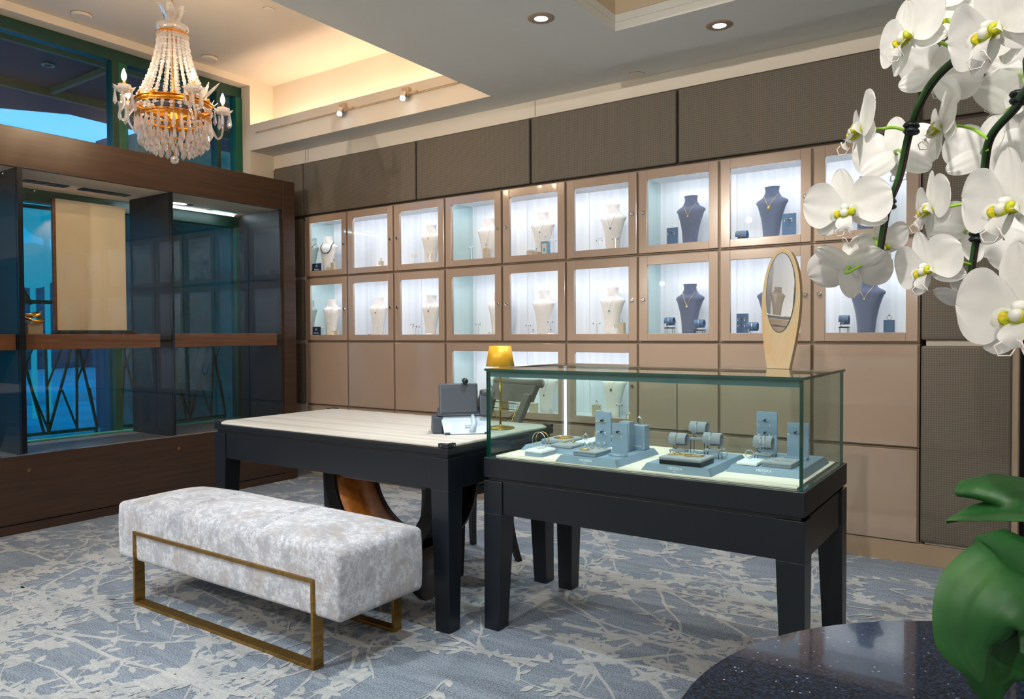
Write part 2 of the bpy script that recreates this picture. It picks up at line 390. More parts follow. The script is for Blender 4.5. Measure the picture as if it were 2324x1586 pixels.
# floor: carpet ground with a woven branch-and-blossom motif inlaid in the same mesh
fl = MB(); fl.box(XW-.02, XR, YF, 5.1, -.04, 0)
def carpet():
    r = random.Random(3); zc = [0.0004]
    def leaf(x, y, a, L, w):
        zc[0] += 1.5e-7; ca, sa = math.cos(a), math.sin(a); pts = []
        for t, k in ((0, 0), (.2, .75), (.45, 1), (.75, .7), (1, 0), (.75, -.6), (.45, -1), (.2, -.8)):
            k *= r.uniform(.75, 1.2); px, py = t*L, k*w/2; pts.append((x+ca*px-sa*py, y+sa*px+ca*py, zc[0]))
        fl.add(pts, [tuple(range(8))], 1)
    def branch(x, y, a, L, w, depth=0):
        n = int(L/.045); c = r.uniform(-.9, .9); L_, R_ = [], []
        zc[0] += 1.5e-7
        for i in range(n+1):
            t = i/n; ww = w*(1-.75*t)*r.uniform(.7, 1.3)/2; nx, ny = -math.sin(a), math.cos(a)
            L_.append((x+nx*ww, y+ny*ww, zc[0])); R_.append((x-nx*ww, y-ny*ww, zc[0]))
            if depth < 2 and r.random() < (.13, .16)[depth] and t > .05:
                branch(x, y, a+r.choice((-1, 1))*r.uniform(.4, .95), L*r.uniform(.22, .45), w*.62, depth+1)
            if r.random() < .34: leaf(x, y, a+r.choice((-1, 1))*r.uniform(.5, 1.3), r.uniform(.04, .085), r.uniform(.018, .036))
            if r.random() < .075:
                q = r.uniform(0, 6); fx, fy = x+r.uniform(-.04, .04), y+r.uniform(-.04, .04)
                for j in range(r.choice((4, 5, 5, 6))): leaf(fx, fy, q+j*1.257+r.uniform(-.2, .2), r.uniform(.045, .08), r.uniform(.028, .045))
            a += (c*.07+r.uniform(-.22, .22)); x += math.cos(a)*L/n; y += math.sin(a)*L/n
        fl.add(L_+R_, [(i, i+1, n+2+i, n+1+i) for i in range(n)], 1)
    for i in range(84):
        branch(r.uniform(-5.6, 1.2), r.uniform(.3, 4.5), r.choice((0, PI))+r.uniform(-.45, .45)+.12, r.uniform(1.0, 2.3), r.uniform(.018, .036))
    for i in range(120):
        branch(r.uniform(-5.2, 1.2), r.uniform(.3, 4.4), r.uniform(0, 2*PI), r.uniform(.25, .6), r.uniform(.012, .02), 1)
carpet()
# keep the motif inside the carpet's visible area
struct(fl.build('floor', ['carpet_ground', 'carpet_motif']))
# main ceiling with a lit coffer opening, and a dropped tray around a deep recess
TX0, TX1, TY0, TY1, TZ = -2.25, 2.2, -1.6, 4.0, 2.775
HX0, HX1, HY0, HY1 = -1.79, 1.6, -1.2, 3.55
c = MB()
c.slabring((OX, XR, YF, WB+.35), (HX0, HX1, HY0, HY1), ZC, ZC+.04)
c.box(XW-.2, OX, YF, OY0, ZC, ZC+.04); c.box(XW+.001, OX, OY1+.0205, WB-.001, ZC, ZC+.04)
c.slabring((TX0, TX1, TY0, TY1), (HX0, HX1, HY0, HY1), TZ, ZC-.001)
struct(c.build('ceiling', 'ceiling_paint'))
c = MB(); c.slabring((HX0-.02, HX1+.02, HY0-.02, HY1+.02), (HX0, HX1, HY0, HY1), ZC+.041, 3.3); c.box(HX0-.02, HX1+.02, HY0-.02, HY1+.02, 3.3, 3.32)
struct(c.build('trim_1', 'coffer_paint'))
c = MB(); c.box(XW-.25, -2.76, OY0-.3, WB+.35, ZR, ZR+.03)
struct(c.build('trim_2', 'white_paint'))                   # raised coffer ceiling
c = MB(); c.box(-2.79, -2.76, OY0-.3, WB, ZC+.041, ZR-.001); c.box(XW, -2.79, OY0-.3, OY0-.27, ZC+.041, ZR-.001)
c.box(OX-.001, OX+.02, OY0, OY1, ZC+.041, 3.045)
c.box(OX+.02, -2.79, OY0-.27, WB, ZC+.0405, ZC+.05)
struct(c.build('trim_3', 'white_paint'))
c = MB(); c.box(XW+.001, OX-.002, OY1, OY1+.02, ZC, 3.045)
struct(c.build('trim_4', 'white_paint'))                   # beam below the cove
# back wall (with the cabinet opening), left wall (with window openings), far walls
w = MB(); w.box(XW-.2, XR, WB, WB+.35, 2.235, ZR)
w.box(XW-.2, -5.24, WB, WB+.35, 0, 2.235); w.box(-.445, -.045, WB, WB+.35, 0, 2.235)
w.box(-5.24, -.445, WB+.32, WB+.35, 0, 2.235); w.box(-5.24, -.445, WB, WB+.32, 0, .1)
struct(w.build('wall_back', 'white_paint'))
w = MB(); w.box(XW-.2, XW, 4.157, WB, 0, ZR); w.box(XW-.2, XW, YF, 4.157, 3.39, ZR); w.box(XW-.2, XW, YF, 4.157, 0, .44)
w.box(XW-.2, XW, YF, .9, .44, 3.39)
w.box(XW-.2, XW, .9, 4.157, 2.24, 2.475)
struct(w.build('wall_left', 'white_paint'))
w = MB(); w.box(XR, XR+.1, YF, 5.1, 0, 3.4); struct(w.build('wall_right', 'white_paint'))
w = MB(); w.box(XW-.2, XR, YF-.1, YF, 0, 3.4); struct(w.build('wall_front', 'white_paint'))
b = MB(); b.box(-5.24, -.06, D+.004, WB-.001, 0, .108); struct(b.build('baseboard_back', 'baseboard', bev=.002))
w = MB(); w.box(-.066, -.046, D-.01, WB+.2, 0, 2.78); struct(w.build('trim_5', 'baseboard', bev=.003))
# passage beyond the pilaster
w = MB(); w.box(-5.64, -.067, WB-.0008, WB-.0001, 2.2, 2.705); struct(w.build('trim_8', 'sage_dark'))
w = MB(); w.box(-.6, XR, WB+.62, WB+.68, 0, 2.6); struct(w.build('wall_rear', 'dark_wood'))
w = MB(); w.box(-.02, .35, WB+.55, WB+.60, .0, 2.1); w.box(0.0, .03, WB+.53, WB+.55, .3, 1.9)
tag(w.build('wood_cabinet', 'dark_wood', bev=.004), 'tall dark wooden cabinet glimpsed past the pilaster at far right', 'cabinet')
# vertical joints of the strip above the padded panels
w = MB()
for x in (-5.19, -5.225, -2.838): w.box(x-.0025, x+.0025, WB-.0015, WB, 2.71, ZC-.002)
struct(w.build('trim_6', 'carcass'))
# ---- windows in the left wall
def win(name, z0, z1, posts, glassmat, xg=-5.80):
    f = MB(); y0, y1 = .9, 4.157
    f.box(xg-.05, xg+.03, y0, y1, z1-.09, z1); f.box(xg-.05, xg+.03, y0, y1, z0, z0+.035)
    for (a, b_, dk) in posts: f.box(xg-.05, xg+.04, a, b_, z0+.035, z1-.09, 1 if dk else 0)
    o = struct(f.build(name, ['green_frame_dark', 'green_frame'], bev=.004))
    ps = [y0]+[v for a, b_, _ in posts for v in (a, b_)]+[y1]
    for i in range(0, len(ps)-1, 2):
        if ps[i+1]-ps[i] > .08:
            g = MB(); g.box(xg-.012, xg-.006, ps[i], ps[i+1], z0+.035, z1-.09); g.build('pane', glassmat, o)
    return o
wu = win('window_1', 2.475, 3.39, [(.9, .95, 0), (1.9, 1.97, 1), (3.01, 3.06, 0), (3.06, 3.13, 1), (3.9, 3.94, 0), (4.09, 4.157, 1)], 'window_clear')
wl = win('window_2', .44, 2.24, [(.9, .95, 0), (1.9, 1.97, 1), (3.00, 3.055, 1), (4.08, 4.157, 1)], 'window_teal', -5.80)
g = MB(); g.box(XW-.1, XW-.001, .9, 4.157, 3.385, 3.39); 
sl = MB(); sl.box(-5.80+.03, XW-.03, 1.97, 4.15, .474, .482); struct(sl.build('trim_7', 'green_sill'))
# ================================================================== OUTSIDE
o_ = MB(); o_.box(-60, XW-.2, -30, 60, -.12, -.02); struct(o_.build('pavement_ground', 'asphalt'))
sn = MB()
sn.rbox(-17, -14.6, 3, 30, -.1, .22, .2, (8, 30, 2), lambda p: p+Vector((0, 0, .12*math.sin(p.y*3.1)*math.cos(p.x*2.3))))
tag(sn.build('snow_bank', 'snow', smooth=True, weld=True), 'long bank of snow along the far side of the street', 'snow')
fa = MB(); fa.box(-31, -30, -5, 60, 0, 3.9)
far_ = tag(fa.build('street_building', 'facade_dark'), 'dark blue building across the street beyond the shop window', 'building')
for i in range(12):
    k = MB(); y = 2+i*4.2; k.box(-30.2, -29.7, y, y+.9, 0, 3.9); k.build('column', 'facade', far_)
for i in range(11):
    k = MB(); y = 3.6+i*4.2; k.box(-30.05, -29.9, y, y+1.9, .6, 3.0); k.build('shop_window', 'facade', far_)
for i, (gx_, y, z) in enumerate(((-13, 5.7, 3.1), (-13, 6.75, 3.35), (-12.2, 5.15, 2.25))):
    k = MB(); k.sph((gx_, y, z), .34, 16, 12); k.cyl((gx_, y, z-.34), (gx_, y, -.02), .04, 8)
    tag(k.build('globe_lamp', 'globe_light', smooth=True), ['pale blue globe street lamp seen at the top left of the window display', 'second pale globe street lamp, right of the first', 'lowest pale globe street lamp behind the truss bars'][i], 'street lamp', 'globe lamps across the street')
ca = MB(); ca.prism([(-5.95, .5), (-8.9, .5), (-9.35, 3.0), (-8.65, 4.05), (-8.8, 6), (-9.2, 12), (-5.95, 12)], 3.62, 3.72, 'z')
cn = tag(ca.build('entrance_canopy', 'canopy_grey'), 'dark grey canopy roof outside above the green framed window', 'canopy')
for x in (-6.66, -7.9): k = MB(); k.box(x-.022, x+.022, .5, 12, 3.54, 3.62); k.build('beam', 'canopy_beam', cn)
k = MB(); k.box(-7.86, -6.7, 3.5, 3.54, 3.56, 3.61); k.build('beam', 'canopy_beam', cn)
for (x, y) in ((-7.2, 3.2), (-7.4, 3.9), (-8.3, 4.7), (-8.3, 5.4)):
    k = MB(); k.ring((x, y, 3.612), .045, .01, 20, 6); k.build('ceiling_hole_ring', 'carcass', cn)
# decorative metal lattice standing just outside the lower panes
def lattice(y0, y1, x, label, seed):
    r = random.Random(seed); t = thing('metal_lattice', label, 'lattice', (x, y0, .44)); m = MB(); Z = .62; L = y1-y0
    def bar(a, b, r_=.011): m.tube([(0, a[0], a[1]), (0, b[0], b[1])], r_, 6)
    bar((0, .04), (L, .04), .014); bar((0, .70), (L, .70), .014)
    n = 5
    for i in range(n):
        y = L*(i+.25)/n; top = y+r.uniform(-.03, .05)
        bar((y, .04), (top, .70)); 
        bar((y+.02, .70), (min(L, y+L/n*.85), .04)) if i % 2 == 0 else bar((y, .04), (min(L, y+L/n*.9), .70))
        bar((y+.0, .40), (min(L, y+L/n*.6), .72), .008); bar((y+.1, .36), (min(L, y+L/n), .06), .008)
    m.tube([(0, .01, .04), (0, .01, -.46)], .014, 6); m.tube([(0, L-.01, .04), (0, L-.01, -.46)], .014, 6)
    m.build('bars', 'lattice', t)
    m2 = MB()
    for a, b in (((0, 1.02), (L, 1.02)), ((0, 1.72), (L, 1.72)), ((.30, .7), (.30, 1.75)), ((.30, 1.5), (.04, 1.0)), ((.30, 1.5), (.56, 1.0)), ((.05, 1.74), (.3, 1.02))):
        m2.tube([(0, a[0], a[1]), (0, b[0], b[1])], .016, 6)
    if seed == 1: m2.build('truss', 'lattice', t)
lattice(1.98, 3.0, -6.05, 'green metal lattice railing of crossing bars outside the left display window', 1)
lattice(3.10, 4.1, -5.98, 'green metal lattice railing in front of the dark stone wall outside', 2)
st = MB(); st.box(-6.9, -6.5, 3.62, 12, -.02, 3.0)
for z in (.6, 1.25, 1.9, 2.5): pass
tag(st.build('stone_wall', 'stone'), 'rough blue grey stone wall close outside the right display window', 'wall')
ps = MB(); ps.box(-10.3, -10, 5.1, 5.42, -.02, 3.2); tag(ps.build('bollard_post', 'facade_dark'), 'dark square post standing on the street outside', 'post')
ps = MB(); ps.box(-8.3, -8.0, 4.15, 4.42, -.02, 3.3); tag(ps.build('canopy_pillar', 'facade'), 'grey pillar carrying the canopy over the street', 'pillar')
# ================================================================== WINDOW DISPLAY CASE (left)
XL = -5.08; CY1 = 4.163; CY0 = .9
t = thing('window_display_case', 'long dark walnut shop window display case with glass front along the left wall', 'display case', (XL, 2.6, 0)); off = (XL, 2.6, 0)
def WD(mb, name, mat, **k): return mb.build(name, mat, k.pop('parent', t), off, **k)
WD(MB().box(XL-.03, XL, CY0, 4.04, 2.236, 2.478), 'fascia', 'walnut', bev=.003)
WD(MB().box(XW+.002, XL-.031, CY0, 4.04, 2.44, 2.476), 'top_board', 'walnut')
WD(MB().box(XW+.002, XL+.002, 4.042, CY1, 0.0, 2.478), 'end_post', 'walnut', bev=.003)
bp = WD(MB().box(XL-.03, XL, CY0, 4.04, .062, .476), 'base_panel', 'walnut', bev=.002)
WD(MB().box(XL-.03, XL-.002, CY0, 4.04, 0, .056), 'plinth', 'walnut')
for (u, v) in ((65, 1067), (405, 1017)):
    p = onx(u, v, XL); k = MB().cyl((XL-.005, p.y, p.z), (XL+.006, p.y, p.z), .011, 12); k.box(XL+.006, XL+.007, p.y-.002, p.y+.002, p.z-.008, p.z+.008)
    WD(k, 'lock', 'bench_bronze', parent=bp)
WD(MB().box(XW+.002, XL-.031, CY0, 4.04, .44, .476), 'deck', 'graphite_deck')
WD(MB().box(XW+.002, XL-.031, CY0, 4.04, 2.236, 2.26), 'soffit', 'backboard')
WD(MB().box(XL-.01, XL+.001, CY0, 4.04, .476, .484), 'bottom_channel', 'chrome')
for y0, y1 in ((2.066, 2.100), (3.060, 3.080)):
    WD(MB().box(-5.632, XL-.022, y0, y1, .477, 2.235), 'partition', 'graphite_panel')
    WD(MB().box(XL-.021, XL-.001, y0+.002, y1-.002, .485, 2.235), 'edge_profile', 'dark_steel')
WD(MB().box(-5.632, XL-.022, 4.018, 4.041, .477, 2.235), 'side_panel', 'graphite_panel')
for y0, y1 in ((CY0, 2.085), (2.089, 3.068), (3.074, 4.03)):
    g = MB().box(XL-.008, XL-.002, y0, y1, .485, 2.236)
    WD(g, 'glass_front', 'front_glass')
for y0, y1 in ((CY0, 2.06), (2.116, 2.987), (3.088, 3.997)):
    sh = WD(MB().box(XW+.17, XL-.035, y0, y1, 1.122, 1.22), 'display_shelf', 'cherry', bev=.002)
sh = MB()
for y0, y1 in ((2.26, 2.53), (2.62, 2.96)):
    k = MB().slabring((-5.50, -5.42, y0, y1), (-5.49, -5.43, y0+.01, y1-.01), 2.228, 2.2355); k.box(-5.49, -5.43, y0+.01, y1-.01, 2.232, 2.2355)
    sp = WD(k, 'recessed_spot_slot', 'black_plastic')
    for j in range(3):
        yy = y0+(y1-y0)*(j+.5)/3; WD(MB().cyl((-5.46, yy, 2.226), (-5.46, yy, 2.2315), .022, 14), 'spot_cap', 'track_black', parent=sp)
WD(MB().box(-5.49, -5.46, 3.32, 3.42, 2.231, 2.2355), 'recessed_light', 'led_case')
WD(MB().box(-5.51, -5.45, 3.42, 3.47, 2.229, 2.2355), 'recessed_light_housing', 'black_plastic')
WD(MB().box(-5.62, -5.50, 3.70, 3.90, 2.231, 2.2355), 'access_hatch', 'green_sill')
WD(MB().box(-5.628, -5.618, 3.09, 3.96, 2.222, 2.2355), 'light_bar', 'led_case')
WD(MB().box(-5.55, -5.52, .95, 2.05, .5, .503), 'lamp_seam', 'dark_steel')
# contents of the window display
def bw(u, v, x=-5.36): return onx(u, v, x)
a, b_ = bw(130, 752), bw(287, 752)
t2 = thing('backdrop_board', 'tall cream display board standing on the cherry shelf of the window case', 'display board', (-5.36, (a.y+b_.y)/2, 1.22))
hw = (b_.y-a.y)/2
MB().box(-.006, .006, -hw, hw, .026, .905).build('panel', 'backboard', t2, bev=.001)
MB().box(-.014, .004, -hw-.02, -hw, .026, .905).build('side_frame', 'cherry', t2)
MB().rbox(-.06, .06, -hw-.015, hw+.05, 0.0005, .026, .008, (2, 4, 1)).build('foot', 'black_plastic', t2, smooth=True, weld=True)
p = bw(76, 745); k = MB().box(-.03, .03, -.045, .045, 0.0005, .075)
tag(k.build('display_block', 'linen_block', bev=.002), 'small cream block at the left end of the cherry shelf', 'display block').location = (p.x, p.y, 1.22)
k = MB(); k.ring((0, 0, 0), .052, .012, 28, 8, Vector((.4, .1, .9))); k.ring((0, 0, .02), .046, .01, 28, 8, Vector((.1, -.3, .9)))
q = MB()
tag(k.build('ring_sculpture', 'gold', smooth=True), 'large open gold ring sculpture on the cream block', 'sculpture').location = (p.x, p.y, 1.325)
# ================================================================== BACK WALL: padded panels
def padded(x0, x1, z0, z1, label, grp='padded fabric wall panels'):
    k = MB(); k.rbox(-(x1-x0)/2+.008, (x1-x0)/2-.008, -.034, 0, 0.008, z1-z0-.008, .012, (4, 1, 4))
    o = k.build('padded_wall_panel', 'panel_fabric', smooth=True, weld=True); o.location = ((x0+x1)/2, WB-.001, z0); tag(o, label, 'wall panel', grp)
PZ0, PZ1 = 2.238, 2.70
for x0, x1, l in ((-5.630, -5.225, 'narrow taupe padded wall panel in the corner above the walnut case'), (-5.222, -3.915, 'taupe padded wall panel above the first and second lit cabinet windows'),
                  (-3.915, -2.86, 'taupe padded wall panel above the fourth lit cabinet window'), (-2.86, -1.787, 'grey padded wall panel above the sixth lit cabinet window'),
                  (-1.787, -.472, 'long dark grey padded wall panel above the eighth cabinet window, left of the orchids'), (-.472, -.066, 'topmost padded panel of the right column behind the orchids')):
    padded(x0, x1, PZ0+(.04 if x0 > -.5 else 0), PZ1, l)
for z0, z1, l in ((1.156, 2.274, 'tall padded wall panel right of the cabinets, behind the hanging orchids'), (.115, 1.142, 'lower padded wall panel at the right end, above the baseboard')):
    padded(-.472, -.066, z0, z1, l)
for z0, z1, l in ((.6, 1.142, 'thin strip of padded panel beside the walnut post, below the lamp height'), (1.156, 1.70, 'thin strip of padded panel beside the walnut post at middle row'), (1.71, 2.228, 'thin strip of padded panel beside the walnut post at upper row')):
    padded(-5.630, -5.23, z0, z1, l)
# ================================================================== CABINETS
J = [-5.213+.5268*i for i in range(10)]
ROW = {1: (1.709, 2.226), 2: (1.157, 1.690), 3: (.610, 1.138), 4: (.113, .591)}
RN = {1: 'upper', 2: 'middle', 3: 'lower', 4: 'bottom'}
BN = ('left', 'centre', 'right')
NTH = ('first', 'second', 'third', 'fourth', 'fifth', 'sixth', 'seventh', 'eighth', 'ninth')
LOCK = {0: 1, 1: 1, 2: 0, 3: 1, 4: 0, 5: 1, 6: 0, 7: 1, 8: 0}
def lockmb(x, z, y):
    k = MB(); k.lathe([(.0, 0), (.0125, 0), (.0125, .005), (.009, .007), (.0, .007)], 16); k.ring((0, 0, .007), .0095, .0016, 16, 5); k.box(-.0012, .0012, -.005, .005, .0072, .0078, 1)
    return k.xf(T3(x, y, z) @ RX(PI/2))
def door(par, off, x0, x1, z0, z1, gl, lock=None, name='door'):
    m = .0085; a, b_, c_, d_ = x0+m, x1-m, z0, z1
    k = MB()
    if gl:
        fx = .058; e = (a+fx-.002, b_-fx+.002, c_+.047, d_-.057)
        k.slabring((a, b_, c_, d_), (e[0], e[1], e[2], e[3]), 0, .024)
        k.xf(Matrix(((1, 0, 0, 0), (0, 0, -1, D+.024), (0, 1, 0, 0), (0, 0, 0, 1))))
    else: k.box(a, b_, D, D+.024, c_, d_)
    o = k.build('door', 'lacquer', par, off, bev=.0025, smooth=False)
    if gl:
        MB().box(e[0]+.0005, e[1]-.0005, D+.009, D+.014, e[2]+.0005, e[3]-.0005).build('glass_pane', 'door_glass', o, (0, 0, 0)).location = (-off[0], -off[1], -off[2])
    if lock is not None:
        lx = (b_-.029) if lock else (a+.029)
        q = lockmb(lx, (c_+d_)/2-.005, D-.0003).build('lock', ['chrome', 'black_plastic'], o, (0, 0, 0), smooth=False); q.location = (-off[0], -off[1], -off[2])
    return o
def cabinet(row, bay, lit, doors=None):
    z0, z1 = ROW[row]; i0 = bay*3; x0, x1 = J[i0], J[i0+3]; off = ((x0+x1)/2, D, z0)
    lab = f'{RN[row]} {BN[bay]} beige lacquer wall cabinet with ' + ('three lit glass doors of jewellery busts' if lit and row < 3 else 'lit glass doors behind the glass counter' if lit else 'three plain glossy doors')
    if row == 3 and bay == 0: lab = 'lower left beige lacquer wall cabinet with three plain glossy doors behind the white-topped desk'
    t = thing('wall_display_cabinet' if lit else 'wall_cabinet', lab, 'cabinet', off, 0, 'built-in beige cabinets along the back wall')
    y0, y1 = WB-.006, WB+.31
    k = MB(); za, zb = z0-.008, z1+.008; T = .018
    k.box(x0+.001, x1-.001, y0, y1, za, za+.035); k.box(x0+.001, x1-.001, y0, y1, zb-.03, zb)
    k.box(x0+.001, x0+.012, y0, y1, za+.035, zb-.03); k.box(x1-.012, x1-.001, y0, y1, za+.035, zb-.03)
    for j in (1, 2): k.box(J[i0+j]-.03, J[i0+j]+.03, y0, y0+.012, za+.035, zb-.03)
    k.build('body', 'carcass', t, off)
    if lit:
        q = MB()
        for j in range(3): q.box(J[i0+j]+(.0135 if j == 0 else .0012), J[i0+j+1]-(.0135 if j == 2 else .0012), y1-.012, y1-.006, za+.035, zb-.03)
        q.build('back_lining', 'silk_back', t, off)
        MB().box(x0+.012, x1-.012, y0+.013, y1-.012, za+.035, za+.038).build('shelf_lining', 'silk_back', t, off)
        MB().box(x0+.012, x1-.012, y0+.013, y1-.012, zb-.033, zb-.0301).build('ceiling_lining', 'silk_back', t, off)
        for (xa, xb) in ((x0+.0121, x0+.0135), (x1-.0135, x1-.0121)): MB().box(xa, xb, y0+.013, y1-.012, za+.038, zb-.033).build('side_mirror', 'side_mirror', t, off)
        MB().box(x0+.03, x1-.03, y0+.014, y0+.026, zb-.041, zb-.0331).build('light_strip', 'led_white', t, off)
    if doors is None: doors = [(j, 1, lit) for j in range(3)]
    for j, n, gl in doors:
        i = i0+j
        door(t, off, J[i], J[i+n], z0, z1, gl, LOCK[i] if (gl and n == 1) else None)
    return t
for bay in range(3):
    for row in (1, 2): cabinet(row, bay, True)
    cabinet(3, bay, bay == 1, [(0, 2, True), (2, 1, True)] if bay == 1 else None)
    cabinet(4, bay, False)
# ================================================================== DISPLAY ITEMS
BPROF = [(0, .046, .028), (.05, .049, .031), (.10, .055, .035), (.15, .065, .039), (.19, .077, .043), (.22, .088, .045), (.238, .095, .042), (.248, .0965, .034), (.254, .085, .031), (.262, .062, .030), (.272, .049, .031), (.284, .042, .032), (.300, .039, .033), (.322, .044, .037)]
_OLD = [(0, .050, .030), (.05, .052, .032), (.10, .058, .035), (.15, .068, .039), (.19, .079, .043), (.22, .089, .044), (.24, .0935, .040), (.252, .090, .036), (.262, .074, .033), (.272, .054, .032), (.284, .043, .032), (.300, .039, .033), (.322, .043, .037)]
def bprof(z):
    for (a, w, d), (b, w2, d2) in zip(BPROF, BPROF[1:]):
        if z <= b: t = (z-a)/(b-a); return w+(w2-w)*t, d+(d2-d)*t, -.018*min(z, .26)/.26
    return BPROF[-1][1], BPROF[-1][2], -.018
def bust(kind):
    m = 'cream_suede' if kind == 'cream' else 'slate_suede'
    t = thing('necklace_bust', 'x', 'bust'); k = MB(); rs = []; n = 28
    zs = [0, .03, .06, .1, .14, .17, .2, .22, .232, .240, .246, .250, .254, .258, .262, .266, .270, .278, .288, .30, .312, .320, .322]
    for z in zs:
        w, d, yo = bprof(z); r = []
        for i in range(n):
            a = 2*PI*i/n; ca, sa = math.cos(a), math.sin(a); e = 2/2.4
            x = w*math.copysign(abs(ca)**e, ca); y = d*math.copysign(abs(sa)**e, sa)
            if y > 0: y *= .55
            zz = z-(.010*(abs(x)/.09)**2 if .22 < z < .27 else 0)
            r.append((x, y-yo*1.0-.0, zz))
        rs.append(r)
    k.rings(rs); k.build('body', m, t, smooth=True)
    MB().rbox(-.052, .052, -.032, .022, -.0045, 0.0, .002, (1, 1, 1)).build('foot', m, t, smooth=True, weld=True)
    return t
def bsurf(x, z, e=.0022):
    w, d, yo = bprof(z); f = max(0, 1-(min(abs(x)/w, 1))**2.4)**(1/2.4); return (x, -d*f-yo-e, z-(.010*(abs(x)/.09)**2 if .22 < z < .27 else 0))
BP = {'cream': bust('cream'), 'dark': bust('dark')}; BUSED = {'cream': False, 'dark': False}
def where(row, col): return f'behind the {NTH[col]} glass door of the {RN[row]} cabinet row'
def place_bust(kind, row, col, x, y=4.53, rz=0, sc=1):
    lab = f"{'cream suede' if kind == 'cream' else 'dark slate suede'} necklace bust {where(row, col)}"
    z = ROW[row][0]+.0346
    if not BUSED[kind]: o = BP[kind]; BUSED[kind] = True; o['label'] = lab
    else: o = dup(BP[kind], label=lab)
    o['group'] = 'necklace busts in the lit cabinets'; o.location = (x, y, z); o.rotation_euler = (0, 0, rz); o.scale = (sc, sc, sc); return o
def necklace(bo, zb, metal, gem, label, gsize=.006, beads=False, drop=0, xs=.043, zt=.272, r=.0011):
    t = thing('necklace', label, 'necklace', bo.location, bo.rotation_euler.z, 'necklaces on busts'); t.scale = bo.scale
    N = 26; pts = []
    for i in range(N+1):
        s_ = -1+2*i/N
        if beads: x = xs*1.25*math.sin(s_*PI/2*.98); z = zb+(zt-zb)*(1-math.sqrt(max(0, 1-s_**2*.97)))/(1-math.sqrt(.03))
        else: x = xs*s_*(.9+.1*s_*s_); z = zb+(zt-zb)*abs(s_)**1.08
        pts.append(Vector(bsurf(x, z, .0022 if not beads else .005)))
    k = MB()
    if beads:
        d = [0]
        for a, b in zip(pts, pts[1:]): d.append(d[-1]+(b-a).length)
        nb = int(d[-1]/.0085)
        for i in range(nb+1):
            L = d[-1]*i/nb; j = max(q for q in range(len(d)) if d[q] <= L+1e-9); j = min(j, N-1); f = (L-d[j])/(d[j+1]-d[j]); k.sph(pts[j].lerp(pts[j+1], f), .0042+.0018*(1-abs(2*i/nb-1)), 8, 6)
        k.build('beads', metal, t, smooth=True)
    else:
        k.tube(pts, r, 5); k.build('chain', metal, t, smooth=True)
        if drop: MB().tube([bsurf(0, zb), bsurf(0, zb-drop)], r, 5).build('drop_chain', metal, t)
        p = bsurf(0, zb-drop-gsize*.8, .004)
        if gem:
            g = MB(); g.sph(p, gsize, 10, 6, (.75, .5, 1)); g.build('pendant', gem, t, smooth=False)
            MB().ring(p, gsize*.95, .0012, 14, 5, Vector((0, 1, 0))).build('pendant_setting', metal, t, smooth=True)
    return t
SZ = {r: ROW[r][0]+.0301 for r in (1, 2, 3)}
def it(o, x, y, z, rz=0): o.location = (x, y, z+.0003); o.rotation_euler = (0, 0, rz); return o
def block(x, y, z, w, h, d, lab, mat='linen_block', rz=0):
    k = MB().box(-w/2, w/2, -d/2, d/2, 0, h); return it(tag(k.build('display_block', mat, bev=.0015), lab, 'display block', 'jewellery display blocks'), x, y, z, rz)
def ring(x, y, z, metal, gem, lab, r=.0095, rz=0):
    k = MB().ring((0, 0, r), r, .0014, 20, 6, Vector((0, 1, .25))); o = k.build('ring', metal, smooth=True)
    if gem: MB().sph((0, 0, 2*r+.002), .0045, 8, 6).build('stone', gem, o)
    return it(tag(o, lab, 'ring', 'finger rings on display'), x, y, z+.0012, rz)
def pad(x, y, z, w, d, h, mat, lab, rz=0):
    k = MB().rbox(-w/2, w/2, -d/2, d/2, 0, h, h*.4, (3, 3, 1)); return it(tag(k.build('jewellery_pad', mat, smooth=True, weld=True), lab, 'pad', 'small jewellery pads'), x, y, z, rz)
def tstand(x, y, z, h, lab, mat='white_suede', pole='silver', w=.05):
    t = thing('earring_stand', lab, 'earring stand', (x, y, z+.0003), 0, 'T-shaped earring stands')
    MB().box(-.017, .017, -.014, .014, 0, .005).build('base', mat, t, bev=.001)
    MB().cyl((0, 0, .005), (0, 0, h), .0016, 8).build('pole', pole, t)
    MB().tube([(-w/2, 0, h+.004), (-w/4, 0, h+.001), (0, 0, h-.003), (w/4, 0, h+.001), (w/2, 0, h+.004)], .0032, 8).build('crossbar', mat, t, smooth=True); return t
def earrings(x, y, z, w, metal, gem, lab, L=.014, hoop=False):
    for s, nm in ((-1, 'left'), (1, 'right')):
        k = MB()
        if hoop: k.ring((0, 0, -.015), .0145, .0012, 22, 5, Vector((.35, .9, 0)))
        else: k.tube([(0, 0, .002), (0, -.001, -L)], .0009, 5)
        o = k.build('earring', metal, smooth=True)
        if gem: MB().sph((0, -.001, -L-.004), .0042, 8, 6, (.8, .6, 1.2)).build('stone', gem, o)
        it(tag(o, f'{nm} {lab}', 'earring', 'earrings on stands'), x+s*w/2, y-.005, z)
